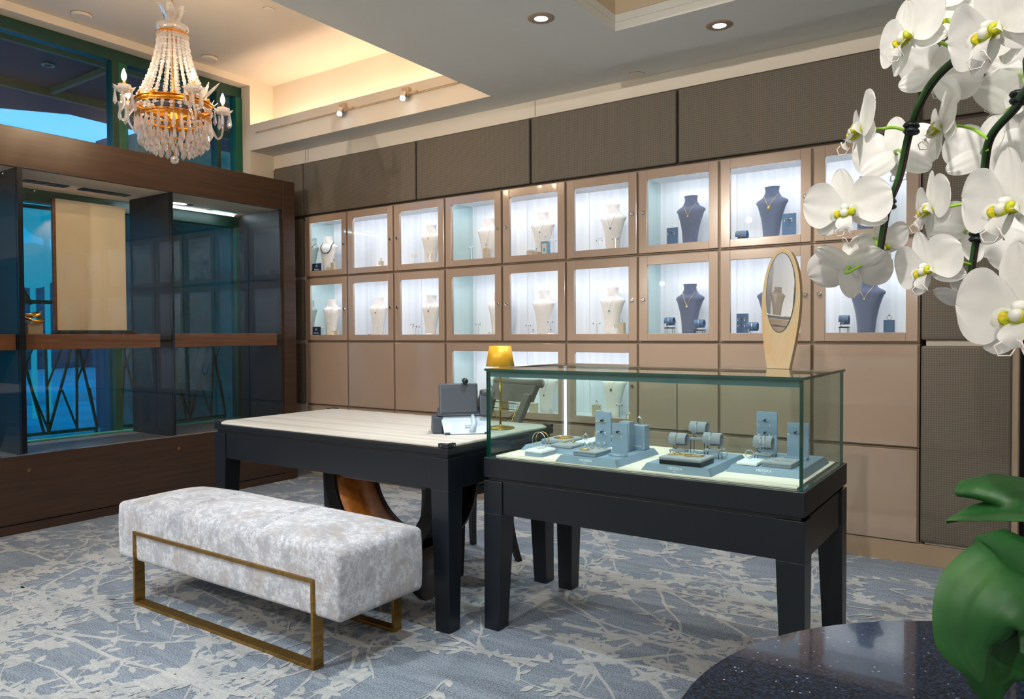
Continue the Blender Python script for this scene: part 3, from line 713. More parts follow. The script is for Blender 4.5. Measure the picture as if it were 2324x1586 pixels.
def bracelet_roll(x, y, z, lab, r=.0265, L=.066, stand=.032, mat='grey_velvet', rz=0, frame='dark_steel', base='grey_velvet'):
    t = thing('bracelet_display', lab, 'bracelet stand', (x, y, z+.0003), rz, 'bracelet display rolls')
    if stand:
        k = MB(); 
        for sx in (-1, 1):
            for sy in (-1, 1): k.cyl((sx*L*.42, sy*.018, 0), (sx*L*.42, sy*.018, stand-.006), .0013, 6)
        k.build('legs', frame, t); MB().rbox(-L*.48, L*.48, -.024, .024, stand-.006, stand+.002, .002, (2, 2, 1)).build('plinth', base, t, smooth=True, weld=True)
    zc = stand+.012+r; n = 26; rs = []; a0 = -.15*PI
    prof = [(a0+(1.55*PI)*i/n) for i in range(n+1)]
    k = MB(); sec = [(math.cos(a)*r, math.sin(a)*r) for a in prof]+[(math.cos(a)*(r-.004), math.sin(a)*(r-.004)) for a in reversed(prof)]
    q = len(sec); vs = [(sx, yy*-1, zc+zz) for sx in (-L/2, L/2) for yy, zz in sec]
    m = n+1
    fs = [(i, i+1, q+i+1, q+i) for i in range(q-1)]+[(q-1, 0, q, 2*q-1)]
    for i in range(n): fs += [(i, q-1-i, q-2-i, i+1), (q+i, q+i+1, 2*q-2-i, 2*q-1-i)]
    k.add(vs, fs); k.build('roll', mat, t, smooth=False)
    MB().tube([(-L*.4, .01, zc-r+.002), (-L*.42, .012, stand+.004), (-L*.2, .004, stand+.003)], .0015, 6).build('support', frame, t)
    t['rz_'] = 0; del t['rz_']; return t, zc, r
def bracelet(x, y, z, zc, r, metal, lab, rz=0, gem='gem_clear', links=True, dx=0):
    t = thing('bracelet', lab, 'bracelet', (x, y, z+.0003), rz, 'bracelets on display rolls')
    pts = [(dx, -math.cos(a)*(r+.0018), zc+math.sin(a)*(r+.0018)) for a in [(-.45+1.0*i/16)*PI for i in range(17)]]
    MB().tube(pts, .0011, 5).build('chain', metal, t, smooth=True)
    if links:
        k = MB()
        for i in (8, 9, 10): k.sph(pts[i], .0036, 8, 6, (.8, 1, 1))
        k.build('charm', gem, t)
    return t
def card(x, y, z, w, h, lab, mat='blue_grey_board', rz=0, base=True, d=.005):
    t = thing('earring_card', lab, 'earring card', (x, y, z+.0003), rz, 'upright earring display boards')
    MB().box(-w/2, w/2, -d/2, d/2, .006 if base else 0, h).build('board', mat, t, bev=.0008)
    if base: MB().box(-w/2-.003, w/2-.002, -.028, d/2+.002, 0, .009).build('base', mat, t, bev=.001)
    return t
def peg(t, x, z, mat='dark_steel', L=.02):
    MB().cyl((x, -.003, z), (x, -L, z), .0042, 10).build('peg', mat, t)
    MB().cyl((x-.022, -L+.002, z), (x+.022, -L+.002, z), .0012, 6).build('cross_wire', 'silver', t)
def bracket_name(row, col): return where(row, col)
Y1 = 4.47
# --- row 1
b = place_bust('cream', 1, 0, ony(744, 600, 4.53).x, 4.53, .25); necklace(b, .175, 'pearl_dark', None, 'dark green pearl bead necklace on the cream bust in the upper left cabinet', beads=True)
z = SZ[1]+.003
x = ony(755, 600, Y1).x; block(x+.012, 4.47, z, .038, .085, .035, 'tall linen block at the right of the pearl necklace bust'); ring(x+.012, 4.47, z+.085, 'gold', 'pearl_dark', 'dark pearl ring on the tall linen block beside the pearl necklace bust')
block(x-.035, 4.455, z, .036, .045, .03, 'short linen block in front of the pearl necklace bust'); ring(x-.035, 4.455, z+.045, 'silver', 'gem_clear', 'silver ring on the short linen block below the pearl necklace')
def navycard(row, u):
    p = ony(u, 600, 4.44); o = thing('brand_card', f'navy blue brand card with pale letters behind the first {RN[row]} glass door', 'card', (p.x, 4.44, SZ[row]+.0033), .1, 'navy brand cards')
    MB().box(-.052, .052, -.002, .002, 0, .085).build('card_face', 'navy_card', o)
    q = MB(); q.lathe([(0, 0), (.014, 0), (.012, .001), (0, .001)], 5); q.xf(T3(0, -.0021, .062) @ RX(PI/2)); q.build('emblem', 'grey_velvet', o)
    text('lettering', 'Ronau', .022, T3(0, -.0022, .025) @ RX(PI/2), 'print_white', o)
navycard(1, 719); navycard(2, 716)
x = ony(865, 590, Y1).x; block(x, Y1, z, .032, .062, .03, 'linen block at the right edge of the second upper glass door'); ring(x, Y1, z+.062, 'silver', 'gem_dark', 'dark stone ring on the linen block at the second upper glass door'); pad(x+.005, 4.435, z, .05, .03, .03, 'white_suede', 'white pad in front of the linen block at the second upper glass door')
b = place_bust('cream', 1, 2, ony(975, 570, 4.53).x+.01, 4.53, .1); necklace(b, .215, 'gold', 'gem_dark', 'fine gold necklace on the cream bust at the third upper glass door', .004)
for u, n_, w_ in ((941, 'left', .036), (976, 'right', .036)):
    x = ony(u, 580, Y1).x; tstand(x, Y1, z, .095, f'small T-stand {n_} of two with hoop earrings at the third upper glass door', w=.036); earrings(x, Y1, z+.098, .034, 'gold', None, f'gold hoop earring on the {n_} T-stand at the third upper glass door', hoop=True)
b = place_bust('cream', 1, 3, ony(1104, 540, 4.53).x+.015, 4.53, .15); necklace(b, .13, 'silver', 'gem_teal', 'long silver necklace with teal pendant at the fourth upper glass door', .008, drop=.0)
block(ony(1080, 580, Y1).x, Y1, z, .16, .008, .06, 'low cream plinth under the T-stand at the fourth upper glass door')
x = ony(1070, 565, Y1).x; tstand(x, Y1, z+.008, .105, 'slim T-stand with teal earrings at the fourth upper glass door'); earrings(x, Y1, z+.116, .044, 'silver', 'gem_teal', 'teal drop earring on the T-stand at the fourth upper glass door', .006)
x = ony(1106, 560, Y1).x; block(x, 4.455, z+.008, .04, .085, .03, 'linen block before the bust at the fourth upper glass door'); ring(x, 4.455, z+.093, 'silver', 'gem_teal', 'teal stone ring on the linen block at the fourth upper glass door')
b = place_bust('cream', 1, 4, ony(1230, 530, 4.53).x, 4.53, .05); necklace(b, .185, 'silver', 'gem_teal', 'silver necklace with teal pendant at the fifth upper glass door', .007)
x = ony(1205, 575, Y1).x; block(x, Y1, z, .05, .045, .04, 'linen block left of the blue picture card at the fifth upper glass door'); pad(x, Y1, z+.045, .05, .04, .018, 'white_suede', 'white slanted pad on the linen block at the fifth upper glass door')
x = ony(1218, 575, 4.44).x; block(x, 4.44, z, .044, .035, .03, 'short linen block with green ring at the fifth upper glass door'); ring(x, 4.44, z+.035, 'gold', 'gem_green', 'green stone ring on the short linen block at the fifth upper glass door')
x = ony(1238, 560, 4.44).x; o = thing('picture_card', 'upright light blue box with an oval teal gem picture at the fifth upper glass door', 'card', (x, 4.44, z+.0003))
MB().box(-.03, .03, -.016, .016, 0, .1).build('box', 'card_blue_frame', o, bev=.001); MB().box(-.019, .019, -.0175, -.0162, .01, .088).build('panel', 'cream_suede', o); MB().sph((0, -.0175, .045), .013, 14, 8, (.6, .15, 1)).build('gem_picture', 'gem_teal', o, smooth=True)
pad(x, 4.44, z+.1, .05, .034, .012, 'white_suede', 'white pad on top of the light blue box'); ring(x, 4.44, z+.112, 'silver', 'gem_blue', 'blue stone ring on the white pad on the light blue box')
x = ony(1257, 560, Y1).x; tstand(x, Y1, z, .112, 'T-stand half hidden by the frame at the right of the fifth upper glass door'); earrings(x, Y1, z+.114, .04, 'silver', 'gem_teal', 'small earring on the T-stand right of the light blue box', .004)
b = place_bust('cream', 1, 5, ony(1390, 520, 4.53).x, 4.53, .0); necklace(b, .165, 'silver', 'gem_green', 'silver necklace with dark green drop at the sixth upper glass door', .007)
block(ony(1372, 570, Y1).x, Y1, z, .2, .008, .06, 'low cream plinth under two T-stands at the sixth upper glass door')
for u, n_ in ((1361, 'left'), (1397, 'right')):
    x = ony(u, 545, Y1).x; tstand(x, Y1, z+.008, .088, f'{n_} T-stand with green drops at the sixth upper glass door'); earrings(x, Y1, z+.098, .042, 'silver', 'gem_green', f'green drop earring on the {n_} T-stand at the sixth upper glass door', .012)
b = place_bust('dark', 1, 6, ony(1566, 500, 4.53).x, 4.53, -.08); necklace(b, .195, 'gold', 'gem_clear', 'fine gold necklace on the dark bust at the seventh upper glass door', .005)
x = ony(1526, 520, Y1+.02).x; t = card(x, 4.49, z, .075, .128, 'blue earring card left of the dark bust at the seventh upper glass door', 'blue_board'); peg(t, 0, .098); earrings(x, 4.473, z+.099, .042, 'gold', 'gem_clear', 'gold hoop earring on the blue card at the seventh upper glass door', .01)
b = place_bust('dark', 1, 7, ony(1750, 480, 4.53).x, 4.53, -.12); necklace(b, .2, 'gold', 'gold', 'gold bar necklace on the dark bust at the eighth upper glass door', .008)
x = ony(1684, 520, 4.48).x; t, zc, r = bracelet_roll(x, 4.48, z, 'blue bracelet roll left of the dark bust at the eighth upper glass door', mat='blue_board', stand=.006); bracelet(x, 4.48, z, zc, r, 'gold', 'gold bracelet on the blue roll at the eighth upper glass door', gem='gold')
x = ony(1791, 505, 4.49).x; t = card(x, 4.49, z, .078, .15, 'blue earring card right of the dark bust at the eighth upper glass door', 'blue_board'); peg(t, 0, .118); earrings(x, 4.473, z+.119, .042, 'gold', 'gem_clear', 'gold hoop earring on the blue card at the eighth upper glass door', .01)
b = place_bust('dark', 1, 8, ony(1967, 480, 4.53).x, 4.53, -.15); necklace(b, .2, 'gold', 'gem_clear', 'fine gold necklace on the dark bust at the ninth upper glass door', .005)
x = ony(2003, 505, 4.48).x; block(x, 4.48, z, .05, .1, .04, 'blue block right of the dark bust at the ninth upper glass door', 'blue_board'); ring(x, 4.48, z+.1, 'gold', 'gem_clear', 'gold ring on the blue block at the ninth upper glass door')
# --- row 2
z = SZ[2]+.003
b = place_bust('cream', 2, 0, ony(752, 720, 4.53).x, 4.53, .15); necklace(b, .165, 'silver', 'gem_clear', 'silver lariat necklace on the cream bust at the first middle glass door', .005, drop=.04)
x = ony(731, 745, Y1).x; tstand(x, Y1, z, .08, 'white T-stand left of the lariat bust'); earrings(x, Y1, z+.083, .045, 'silver', None, 'tiny stud earring on the T-stand left of the lariat bust', .004)
x = ony(750, 757, 4.44).x; o = it(tag(MB().ring((0, 0, .0), .036, .003, 30, 6, Vector((.15, -.5, 1))).build('bangle', 'gold', smooth=True), 'gold bangle lying before the lariat bust', 'bangle'), x, 4.44, z+.028)
block(ony(765, 750, Y1).x, Y1, z, .035, .05, .03, 'linen block at the right edge of the first middle glass door')
b = place_bust('cream', 2, 1, ony(855, 720, 4.53).x+.015, 4.53, .1); necklace(b, .2, 'gold', 'gem_red', 'gold necklace with red pendant at the second middle glass door', .006)
x = ony(856, 745, Y1).x; tstand(x, Y1, z, .075, 'small T-stand before the bust at the second middle glass door'); earrings(x, Y1, z+.078, .04, 'silver', None, 'tiny earring on the T-stand at the second middle glass door', .004)
block(ony(840, 757, 4.44).x, 4.44, z, .03, .018, .02, 'tiny gold-topped block at the second middle glass door', 'gold')
b = place_bust('cream', 2, 2, ony(975, 720, 4.53).x+.012, 4.53, .08); necklace(b, .2, 'silver', 'gem_red', 'silver necklace with red and gold pendant at the third middle glass door', .007)
for i, (u, h, g) in enumerate(((937, .10, 'gem_dark'), (944, .085, 'gem_dark'), (952, .08, 'gem_dark'))):
    x = ony(u, 745, Y1-.01*i).x; tstand(x, Y1-.015*i, z, h, f'{("leftmost", "middle", "rightmost")[i]} of three thin T-stands at the third middle glass door', w=.03); earrings(x, Y1-.015*i, z+h+.003, .028, 'silver', g, f'violet earring on the {("leftmost", "middle", "rightmost")[i]} thin T-stand', .006)
pad(ony(907, 745, Y1).x, Y1, z+.0, .045, .03, .06, 'white_suede', 'white stacked pads at the left edge of the third middle glass door')
pad(ony(973, 752, 4.44).x, 4.44, z, .05, .03, .022, 'white_suede', 'small white cushion before the bust at the third middle glass door')
x = ony(1086, 735, Y1).x; tstand(x, Y1, z, .095, 'T-stand with green tassel earrings at the fourth middle glass door', w=.044); earrings(x, Y1, z+.098, .038, 'silver', 'gem_green', 'green earring on the T-stand at the fourth middle glass door', .008)
b = place_bust('cream', 2, 3, ony(1129, 700, 4.55).x, 4.55, .0)
ring(ony(1110, 757, 4.44).x, 4.44, z, 'silver', 'gem_dark', 'dark stone ring by the frame at the fourth middle glass door')
b = place_bust('cream', 2, 4, ony(1232, 715, 4.53).x, 4.53, -.05)
for u, n_ in ((1200, 'left'), (1250, 'right')):
    x = ony(u, 738, Y1).x; tstand(x, Y1, z, .082 if n_ == 'left' else .105, f'{n_} T-stand with blue drops at the fifth middle glass door', w=.042); earrings(x, Y1, z+(.085 if n_ == 'left' else .108), .04, 'silver', 'gem_blue', f'blue drop earring on the {n_} T-stand at the fifth middle glass door', .008)
for u, n_ in ((1210, 'left'), (1250, 'right')):
    x = ony(u, 752, 4.43).x; pad(x, 4.43, z, .045, .03, .02, 'white_suede', f'{n_} white ring pad at the fifth middle glass door'); ring(x, 4.43, z+.02, 'silver', 'gem_blue', f'blue ring on the {n_} white pad at the fifth middle glass door')
b = place_bust('cream', 2, 5, ony(1388, 710, 4.53).x, 4.53, -.05); necklace(b, .17, 'silver', 'gem_teal', 'silver necklace with round teal pendant at the sixth middle glass door', .008)
x = ony(1355, 740, Y1).x; tstand(x, Y1, z, .085, 'T-stand with small earrings at the sixth middle glass door', w=.07); earrings(x, Y1, z+.089, .05, 'silver', 'gem_green', 'small green earring on the T-stand at the sixth middle glass door', .004)
x = ony(1395, 748, 4.44).x; block(x, 4.44, z, .045, .045, .035, 'short white block at the sixth middle glass door', 'white_suede'); ring(x, 4.44, z+.045, 'silver', 'gem_teal', 'teal ring on the short white block')
x = ony(1410, 735, Y1).x; block(x, Y1, z, .05, .085, .035, 'taller white block at the right of the sixth middle glass door', 'linen_block'); ring(x, Y1, z+.085, 'silver', 'gem_green', 'green ring on the taller block at the sixth middle glass door')
b = place_bust('dark', 2, 6, ony(1564, 700, 4.53).x, 4.53, -.08); necklace(b, .185, 'gold', 'gem_clear', 'gold necklace with tag pendant on the dark bust at the seventh middle glass door', .007)
for u, n_, s_ in ((1520, 'left', .05), (1588, 'right', .034)):
    x = ony(u, 735, 4.48).x; t, zc, r = bracelet_roll(x, 4.48, z, f'blue bracelet roll {n_} of the dark bust at the seventh middle glass door', mat='blue_board', stand=s_, L=.058, base='black_plastic'); bracelet(x, 4.48, z, zc, r, 'silver', f'silver bracelet on the blue roll {n_} of the dark bust, seventh middle door')
x = ony(1685, 725, 4.49).x; t = card(x, 4.49, z, .072, .13, 'blue earring card with four earrings at the eighth middle glass door', 'blue_board'); peg(t, 0, .1); peg(t, 0, .062)
earrings(x, 4.473, z+.101, .04, 'gold', 'gem_clear', 'upper earring on the blue card at the eighth middle glass door', .007); earrings(x, 4.473, z+.063, .04, 'gold', 'gem_clear', 'lower earring on the blue card at the eighth middle glass door', .004)
x = ony(1709, 742, 4.45).x; t, zc, r = bracelet_roll(x, 4.45, z, 'blue bracelet roll right of the four-earring card', mat='blue_board', stand=.012, L=.055); bracelet(x, 4.45, z, zc, r, 'silver', 'silver bracelet on the roll right of the four-earring card')
b = place_bust('dark', 2, 7, ony(1752, 700, 4.53).x, 4.53, -.1)
x = ony(1916, 735, 4.46).x; t, zc, r = bracelet_roll(x, 4.46, z, 'blue bracelet roll on a wire stand at the ninth middle glass door', mat='blue_board', stand=.045, L=.05, base='black_plastic'); bracelet(x, 4.46, z, zc, r, 'gold', 'gold link bracelet on the blue roll at the ninth middle glass door', gem='gold')
b = place_bust('dark', 2, 8, ony(1966, 700, 4.53).x, 4.53, -.15); necklace(b, .2, 'gold', 'gem_clear', 'gold chain on the dark bust below the orchids at the ninth middle glass door', .005)
x = ony(2018, 725, 4.46).x; block(x, 4.46, z, .05, .08, .04, 'blue grey block right of the dark bust at the ninth middle glass door', 'blue_board'); ring(x, 4.46, z+.08, 'gold', 'gem_blue', 'gold ring standing on the blue grey block at the ninth middle glass door', .011)
# --- row 3 (bay B)
z = SZ[3]+.003
b = place_bust('cream', 3, 3, ony(1128, 880, 4.53).x, 4.53, .1); necklace(b, .16, 'gem_blue', None, 'light blue bead necklace on the cream bust behind the desk terminal', beads=True)
b = place_bust('cream', 3, 4, ony(1240, 900, 4.53).x, 4.53, -.05); necklace(b, .13, 'silver', 'gem_blue', 'silver necklace with blue stones on the cream bust seen through the showcase glass', .007)
b = place_bust('cream', 3, 5, ony(1392, 890, 4.53).x, 4.53, -.05); necklace(b, .19, 'gold', 'gem_dark', 'gold chain with dark oval pendant on the bust seen through the showcase', .009)
x = ony(1211, 935, Y1).x; block(x, Y1, z, .055, .07, .04, 'linen block left of the blue stone necklace bust, lower row'); ring(x, Y1, z+.07, 'silver', 'gem_blue', 'blue ring on the linen block in the lower cabinet')
x = ony(1250, 945, 4.44).x; pad(x, 4.44, z, .05, .035, .012, 'linen_block', 'flat ring pad in the lower cabinet right of the blue necklace bust'); ring(x, 4.44, z+.012, 'silver', 'gem_blue', 'small blue ring on the flat pad in the lower cabinet')
x = ony(1354, 920, Y1).x; block(x, Y1, z, .05, .085, .04, 'linen block left of the oval pendant bust, lower row'); ring(x, Y1, z+.085, 'silver', 'gem_dark', 'dark stone ring on the linen block left of the oval pendant bust')
x = ony(1361, 925, 4.43).x; block(x, 4.43, z, .05, .05, .03, 'shorter linen block before the oval pendant bust, lower row'); ring(x, 4.43, z+.05, 'silver', 'gem_dark', 'second dark ring on the shorter linen block, lower row')
x = ony(1406, 935, Y1).x; tstand(x, Y1, z, .095, 'T-stand right of the oval pendant bust in the lower cabinet'); earrings(x, Y1, z+.098, .04, 'silver', 'gem_dark', 'dark drop earring on the T-stand right of the oval pendant bust', .006)
# ================================================================== DESK
tx0, tx1, ty0, ty1 = -3.478, -1.914, 2.316, 3.122
t = thing('desk', 'long navy black desk with a cream striped vinyl top behind the velvet bench', 'desk', ((tx0+tx1)/2, (ty0+ty1)/2, 0)); off = t.location
def TB(mb, name, mat, **k): return mb.build(name, mat, k.pop('parent', t), off, **k)
TB(MB().rbox(tx0+.006, tx1-.006, ty0+.006, ty1-.006, .748, .762, .006, (2, 2, 1)), 'vinyl_top', 'cream_vinyl', smooth=True, weld=True)
TB(MB().box(tx0, tx1, ty0, ty1, .722, .748), 'top_rim', 'navy_lacquer', bev=.002)
TB(MB().box(tx0+.012, tx1-.012, ty0+.012, ty1-.012, .708, .7215), 'shadow_gap', 'black_plastic')
TB(MB().slabring((tx0+.006, tx1-.006, ty0+.006, ty1-.006), (tx0+.03, tx1-.03, ty0+.03, ty1-.03), .578, .7078), 'apron', 'navy_lacquer', bev=.001)
lw, lb = .092, .070
for (sx, sy) in ((0, 0), (1, 0), (0, 1), (1, 1)):
    X = tx1 if sx else tx0; Y = ty1 if sy else ty0; dx = -1 if sx else 1; dy = -1 if sy else 1
    def R_(w): return (min(X, X+dx*w), max(X, X+dx*w), min(Y, Y+dy*w), max(Y, Y+dy*w))
    TB(MB().fr(R_(lb), R_(lw), 0, .5775).box(*R_(lw), .5775, .7078), 'leg', 'navy_lacquer', bev=.0015)
for (sx, sy) in ((0, 0), (1, 0), (0, 1), (1, 1)):
    X = tx1 if sx else tx0; Y = ty1 if sy else ty0; dx = -1 if sx else 1; dy = -1 if sy else 1
    k = MB(); a, b_ = X+dx*.0005, Y+dy*.0005
    for L, wd in ((.052, .020),):
        k.box(min(X-dx*.001, X+dx*L), max(X-dx*.001, X+dx*L), min(Y-dy*.001, Y+dy*wd), max(Y-dy*.001, Y+dy*wd), .750, .768)
        k.box(min(X-dx*.001, X+dx*wd), max(X-dx*.001, X+dx*wd), min(Y+dy*wd, Y+dy*L), max(Y+dy*wd, Y+dy*L), .750, .768)
    c_ = TB(k, 'corner_guard', 'black_plastic', bev=.003)
    if sx and not sy: TB(MB().cyl((X-.035, Y-.0005, .759), (X-.035, Y-.004, .759), .0035, 10).cyl((X+.0005, Y+.036, .759), (X+.004, Y+.036, .759), .0035, 10), 'screw', 'chrome', parent=c_)
# desk lamp
p = onz(1136, 972, .762); t = thing('table_lamp', 'slim gold table lamp with a tapered gold shade on the desk', 'lamp', (p.x, p.y, .7625))
MB().lathe([(0, 0), (.066, 0), (.067, .003), (.064, .006), (.012, .009), (.007, .016), (.006, .02), (0, .02)], 40).build('base', 'brass', t, smooth=True)
MB().cyl((0, 0, .018), (0, 0, .30), .0052, 16).build('pole', 'brass', t, smooth=True)
k = MB(); k.rings([[(r*math.cos(2*PI*i/48), r*math.sin(2*PI*i/48), z_) for i in range(48)] for r, z_ in ((.0675, .293), (.052, .388), (.050, .388), (.0655, .293))], False, True, 0, True)
k.build('shade', 'gold_shade', t, smooth=True)
# video desk terminal seen from behind
p = (onz(1020, 988, .762)+onz(1105, 984, .762))/2
t = thing('desk_phone_terminal', 'grey video desk phone seen from behind with white stand on the desk', 'telephone', (p.x, p.y, .7625), math.radians(44))
k = MB(); k.add([(-.105, 0, .003), (.10, 0, .003), (.10, .006, .0), (-.105, .006, 0), (-.118, .062, .078), (.105, .062, .078), (.105, .072, .075), (-.118, .072, .075)], [(0, 1, 5, 4), (3, 7, 6, 2), (0, 4, 7, 3), (1, 2, 6, 5), (4, 5, 6, 7), (0, 3, 2, 1)])
st_ = k.build('stand', 'white_plastic', t, bev=.002)
k = MB(); pts = [(-.012, -.001, .018), (.012, -.001, .012), (.024, .045, .078), (.006, .045, .078)]
MB().tube([(.018, .006, .012), (.030, .03, .045), (.026, .058, .080)], [.016, .012, .010], 10).build('stand_rib', 'white_plastic', st_, smooth=True)
for x in (-.092, .085): MB().box(x-.012, x+.012, -.003, .01, .0002, .010).build('foot_pad', 'grey_plastic', st_, bev=.001)
text('logo', 'cisco', .013, T3(.0, .0175, .0265) @ RX(math.radians(52)) , 'print_dark', st_)
k = MB()
for i, h in enumerate((.003, .005, .007, .005, .003, .005, .007, .005, .003)): k.box(-.0005+(i-4)*.0032, .0005+(i-4)*.0032, -.0003, .0003, 0, h)
k.xf(T3(.0, .0238, .036) @ RX(math.radians(-38))); k.build('logo_bars', 'print_dark', st_)
k = MB(); k.rbox(-.125, .105, 0, .055, 0, .215, .006, (2, 2, 2)); 
base = MB(); base.prism([(.045, .082), (.20, .0), (.215, .012), (.09, .115)], -.132, .115, 'x'); base.prism([(.045, .0), (.20, .0), (.12, .08), (.05, .075)], -.155, -.108, 'x')
bd = base.build('body', 'grey_plastic', t, bev=.006)
sc = MB(); sc.rbox(-.088, .088, -.010, .012, -.068, .076, .009, (2, 1, 2)); sc.xf(T3(-.036, .072, .148) @ RX(math.radians(-14)))
sn_ = sc.build('screen_housing', 'grey_plastic', t, smooth=True, weld=True)
rec = MB(); rec.rbox(-.078, .078, -.0012, .001, -.058, .056, .001, (1, 1, 1)); rec.xf(T3(-.036, .072, .148) @ RX(math.radians(-14)) @ T3(0, -.0105, 0)); rec.build('back_cover', 'grey_plastic', sn_)
MB().cyl((-.006, .052, .2335), (-.006, .098, .233), .0125, 16).build('camera', 'black_plastic', t, smooth=True)
k = MB(); k.prism([(.03, .078), (.12, .07), (.125, .15), (.075, .175), (.055, .165)], .058, .115, 'x'); k.build('handset_cradle', 'grey_plastic', t, bev=.006)
MB().rbox(.066, .108, .055, .135, .155, .19, .012, (2, 2, 1)).build('handset', 'grey_plastic', t, smooth=True, weld=True)
# ================================================================== GLASS SHOWCASE
gx0, gx1, gy0, gy1 = -1.838, -.580, 2.452, 3.108
t = thing('glass_showcase', 'navy black showcase table with a rectangular green edged glass box of jewellery', 'showcase', ((gx0+gx1)/2, (gy0+gy1)/2, 0)); off = t.location
def GC(mb, name, mat, **k): return mb.build(name, mat, k.pop('parent', t), off, **k)
GC(MB().box(gx0, gx1, gy0, gy1, .624, .704), 'upper_frame', 'navy_lacquer', bev=.002)
GC(MB().box(gx0+.014, gx1-.014, gy0+.014, gy1-.014, .611, .6235), 'shadow_gap', 'black_plastic')
GC(MB().slabring((gx0+.007, gx1-.007, gy0+.007, gy1-.007), (gx0+.03, gx1-.03, gy0+.03, gy1-.03), .478, .6108), 'apron', 'navy_lacquer', bev=.001)
for (sx, sy) in ((0, 0), (1, 0), (0, 1), (1, 1)):
    X = gx1 if sx else gx0; Y = gy1 if sy else gy0; dx = -1 if sx else 1; dy = -1 if sy else 1
    def R_(w): return (min(X, X+dx*w), max(X, X+dx*w), min(Y, Y+dy*w), max(Y, Y+dy*w))
    GC(MB().fr(R_(.070), R_(.090), 0, .4775).box(*R_(.090), .4775, .6108), 'leg', 'navy_lacquer', bev=.0015)
GC(MB().box(gx0+.034, gx1-.034, gy0+.040, gy1-.035, .7045, .7095), 'display_deck', 'deck_cream')
ga, gb, gc, gd = gx0+.003, gx1-.012, gy0+.018, gy1-.012; ZG0, ZG1 = .7042, 1.0565
def pane(x0, x1, y0, y1, z0, z1, nm, thin):
    k = MB().box(x0, x1, y0, y1, z0, z1)
    k.mi = [1 if i not in {0: (0, 1), 1: (2, 3), 2: (4, 5)}[thin] else 0 for i in range(6)]
    return GC(k, nm, ['case_glass', 'glass_edge'])
pane(ga, gb, gc, gc+.012, ZG0, ZG1, 'glass_front', 1)
pane(ga, ga+.012, gc+.0125, gd, ZG0, ZG1, 'glass_side', 0); pane(gb-.012, gb, gc+.0125, gd, ZG0, ZG1, 'glass_side', 0)
pane(ga+.0125, (ga+gb)/2-.05, gd-.006, gd, ZG0, ZG1, 'sliding_glass', 1); pane((ga+gb)/2-.0505, gb-.0125, gd-.014, gd-.008, ZG0, ZG1, 'sliding_glass', 1)
pane(ga-.006, gb+.006, gc-.006, gd+.006, ZG1+.0003, ZG1+.0095, 'glass_top', 2)
GC(MB().box(ga+.013, ga+.023, gd-.027, gd-.017, ZG0+.001, ZG1-.002), 'led_post', 'led_post')
GC(MB().box(ga+.0125, gb-.0125, gc+.0125, gc+.020, ZG1-.024, ZG1-.0005, 0), 'top_channel', 'glass_edge_light')
GC(MB().box(ga+.02, gb-.02, gc+.0205, gc+.023, ZG1-.010, ZG1-.004, 0), 'led_bar', 'led_case')
# trays in the showcase
def tray(x0, x1, y0, y1, lab, txt=True, h=.025, inset=.016):
    o = thing('display_tray', lab, 'tray', ((x0+x1)/2, (y0+y1)/2, .7098), 0, 'blue grey display trays in the glass showcase')
    w, d = (x1-x0)/2, (y1-y0)/2; b_ = MB().fr((-w, w, -d, d), (-w+inset, w-inset, -d+inset, d-inset), 0, h).build('slab', 'blue_grey_board', o, bev=.001)
    if txt:
        a = math.atan2(h, inset); nz = (-math.sin(a)*.0006, math.cos(a)*.0006); m = T3(-.002, -d+inset*.42+nz[0], h*.42+nz[1]) @ RX(a); text('lettering', 'MESSIKA', .0145, m, 'print_white', o, .0003)
        text('lettering', 'PARIS', .005, T3(-.002, -d+inset*.16+nz[0], h*.16+nz[1]) @ RX(a), 'print_white', o, .0003)
    return o
tray(-1.80, -1.526, 2.665, 3.0, 'blue grey display tray at the back left of the glass showcase', False, .022)
tray(-1.522, -1.255, 2.492, 2.88, 'blue grey display tray with tall earring boards, left of the centre of the showcase')
tray(-1.168, -.905, 2.512, 2.92, 'blue grey display tray with three bracelet rolls in the centre of the showcase')
tray(-.898, -.628, 2.645, 3.035, 'blue grey display tray nearest the right end of the glass showcase')
ZT = .7352
def gpad(x0, x1, y0, y1, h, mat, lab, z=ZT, box=None):
    x, y = (x0+x1)/2, (y0+y1)/2; o = thing('jewellery_cushion', lab, 'cushion', (x, y, z), 0, 'jewellery cushions in the glass showcase'); w, d = (x1-x0)/2, (y1-y0)/2
    if box: MB().box(-w*.97, w*.97, -d*.97, d*.97, 0.0002, h*.55).build('tray_base', box, o, bev=.001); MB().rbox(-w, w, -d, d, h*.55, h, h*.2, (3, 3, 1)).build('cushion_top', mat, o, smooth=True, weld=True)
    else: MB().rbox(-w, w, -d, d, 0.0002, h, h*.4, (3, 3, 1)).build('cushion_top', mat, o, smooth=True, weld=True)
    return o
# far left: white box with bangle
gpad(-1.70, -1.615, 2.545, 2.655, .026, 'white_suede', 'white topped ring box with a hoop bangle at the left front of the showcase', .7098, 'blue_grey_board')
for k_, dy in ((0, 0), (1, .014)):
    k = MB().ring((0, 0, .034), .034, .0013, 36, 6, Vector((.1, 1, 0))); o = tag(k.build('bangle', 'gold' if k_ else 'silver', smooth=True), f'{"gold" if k_ else "silver"} hoop bangle standing on the white ring box', 'bangle'); o.location = (-1.658+dy*.6, 2.59+dy, .737)
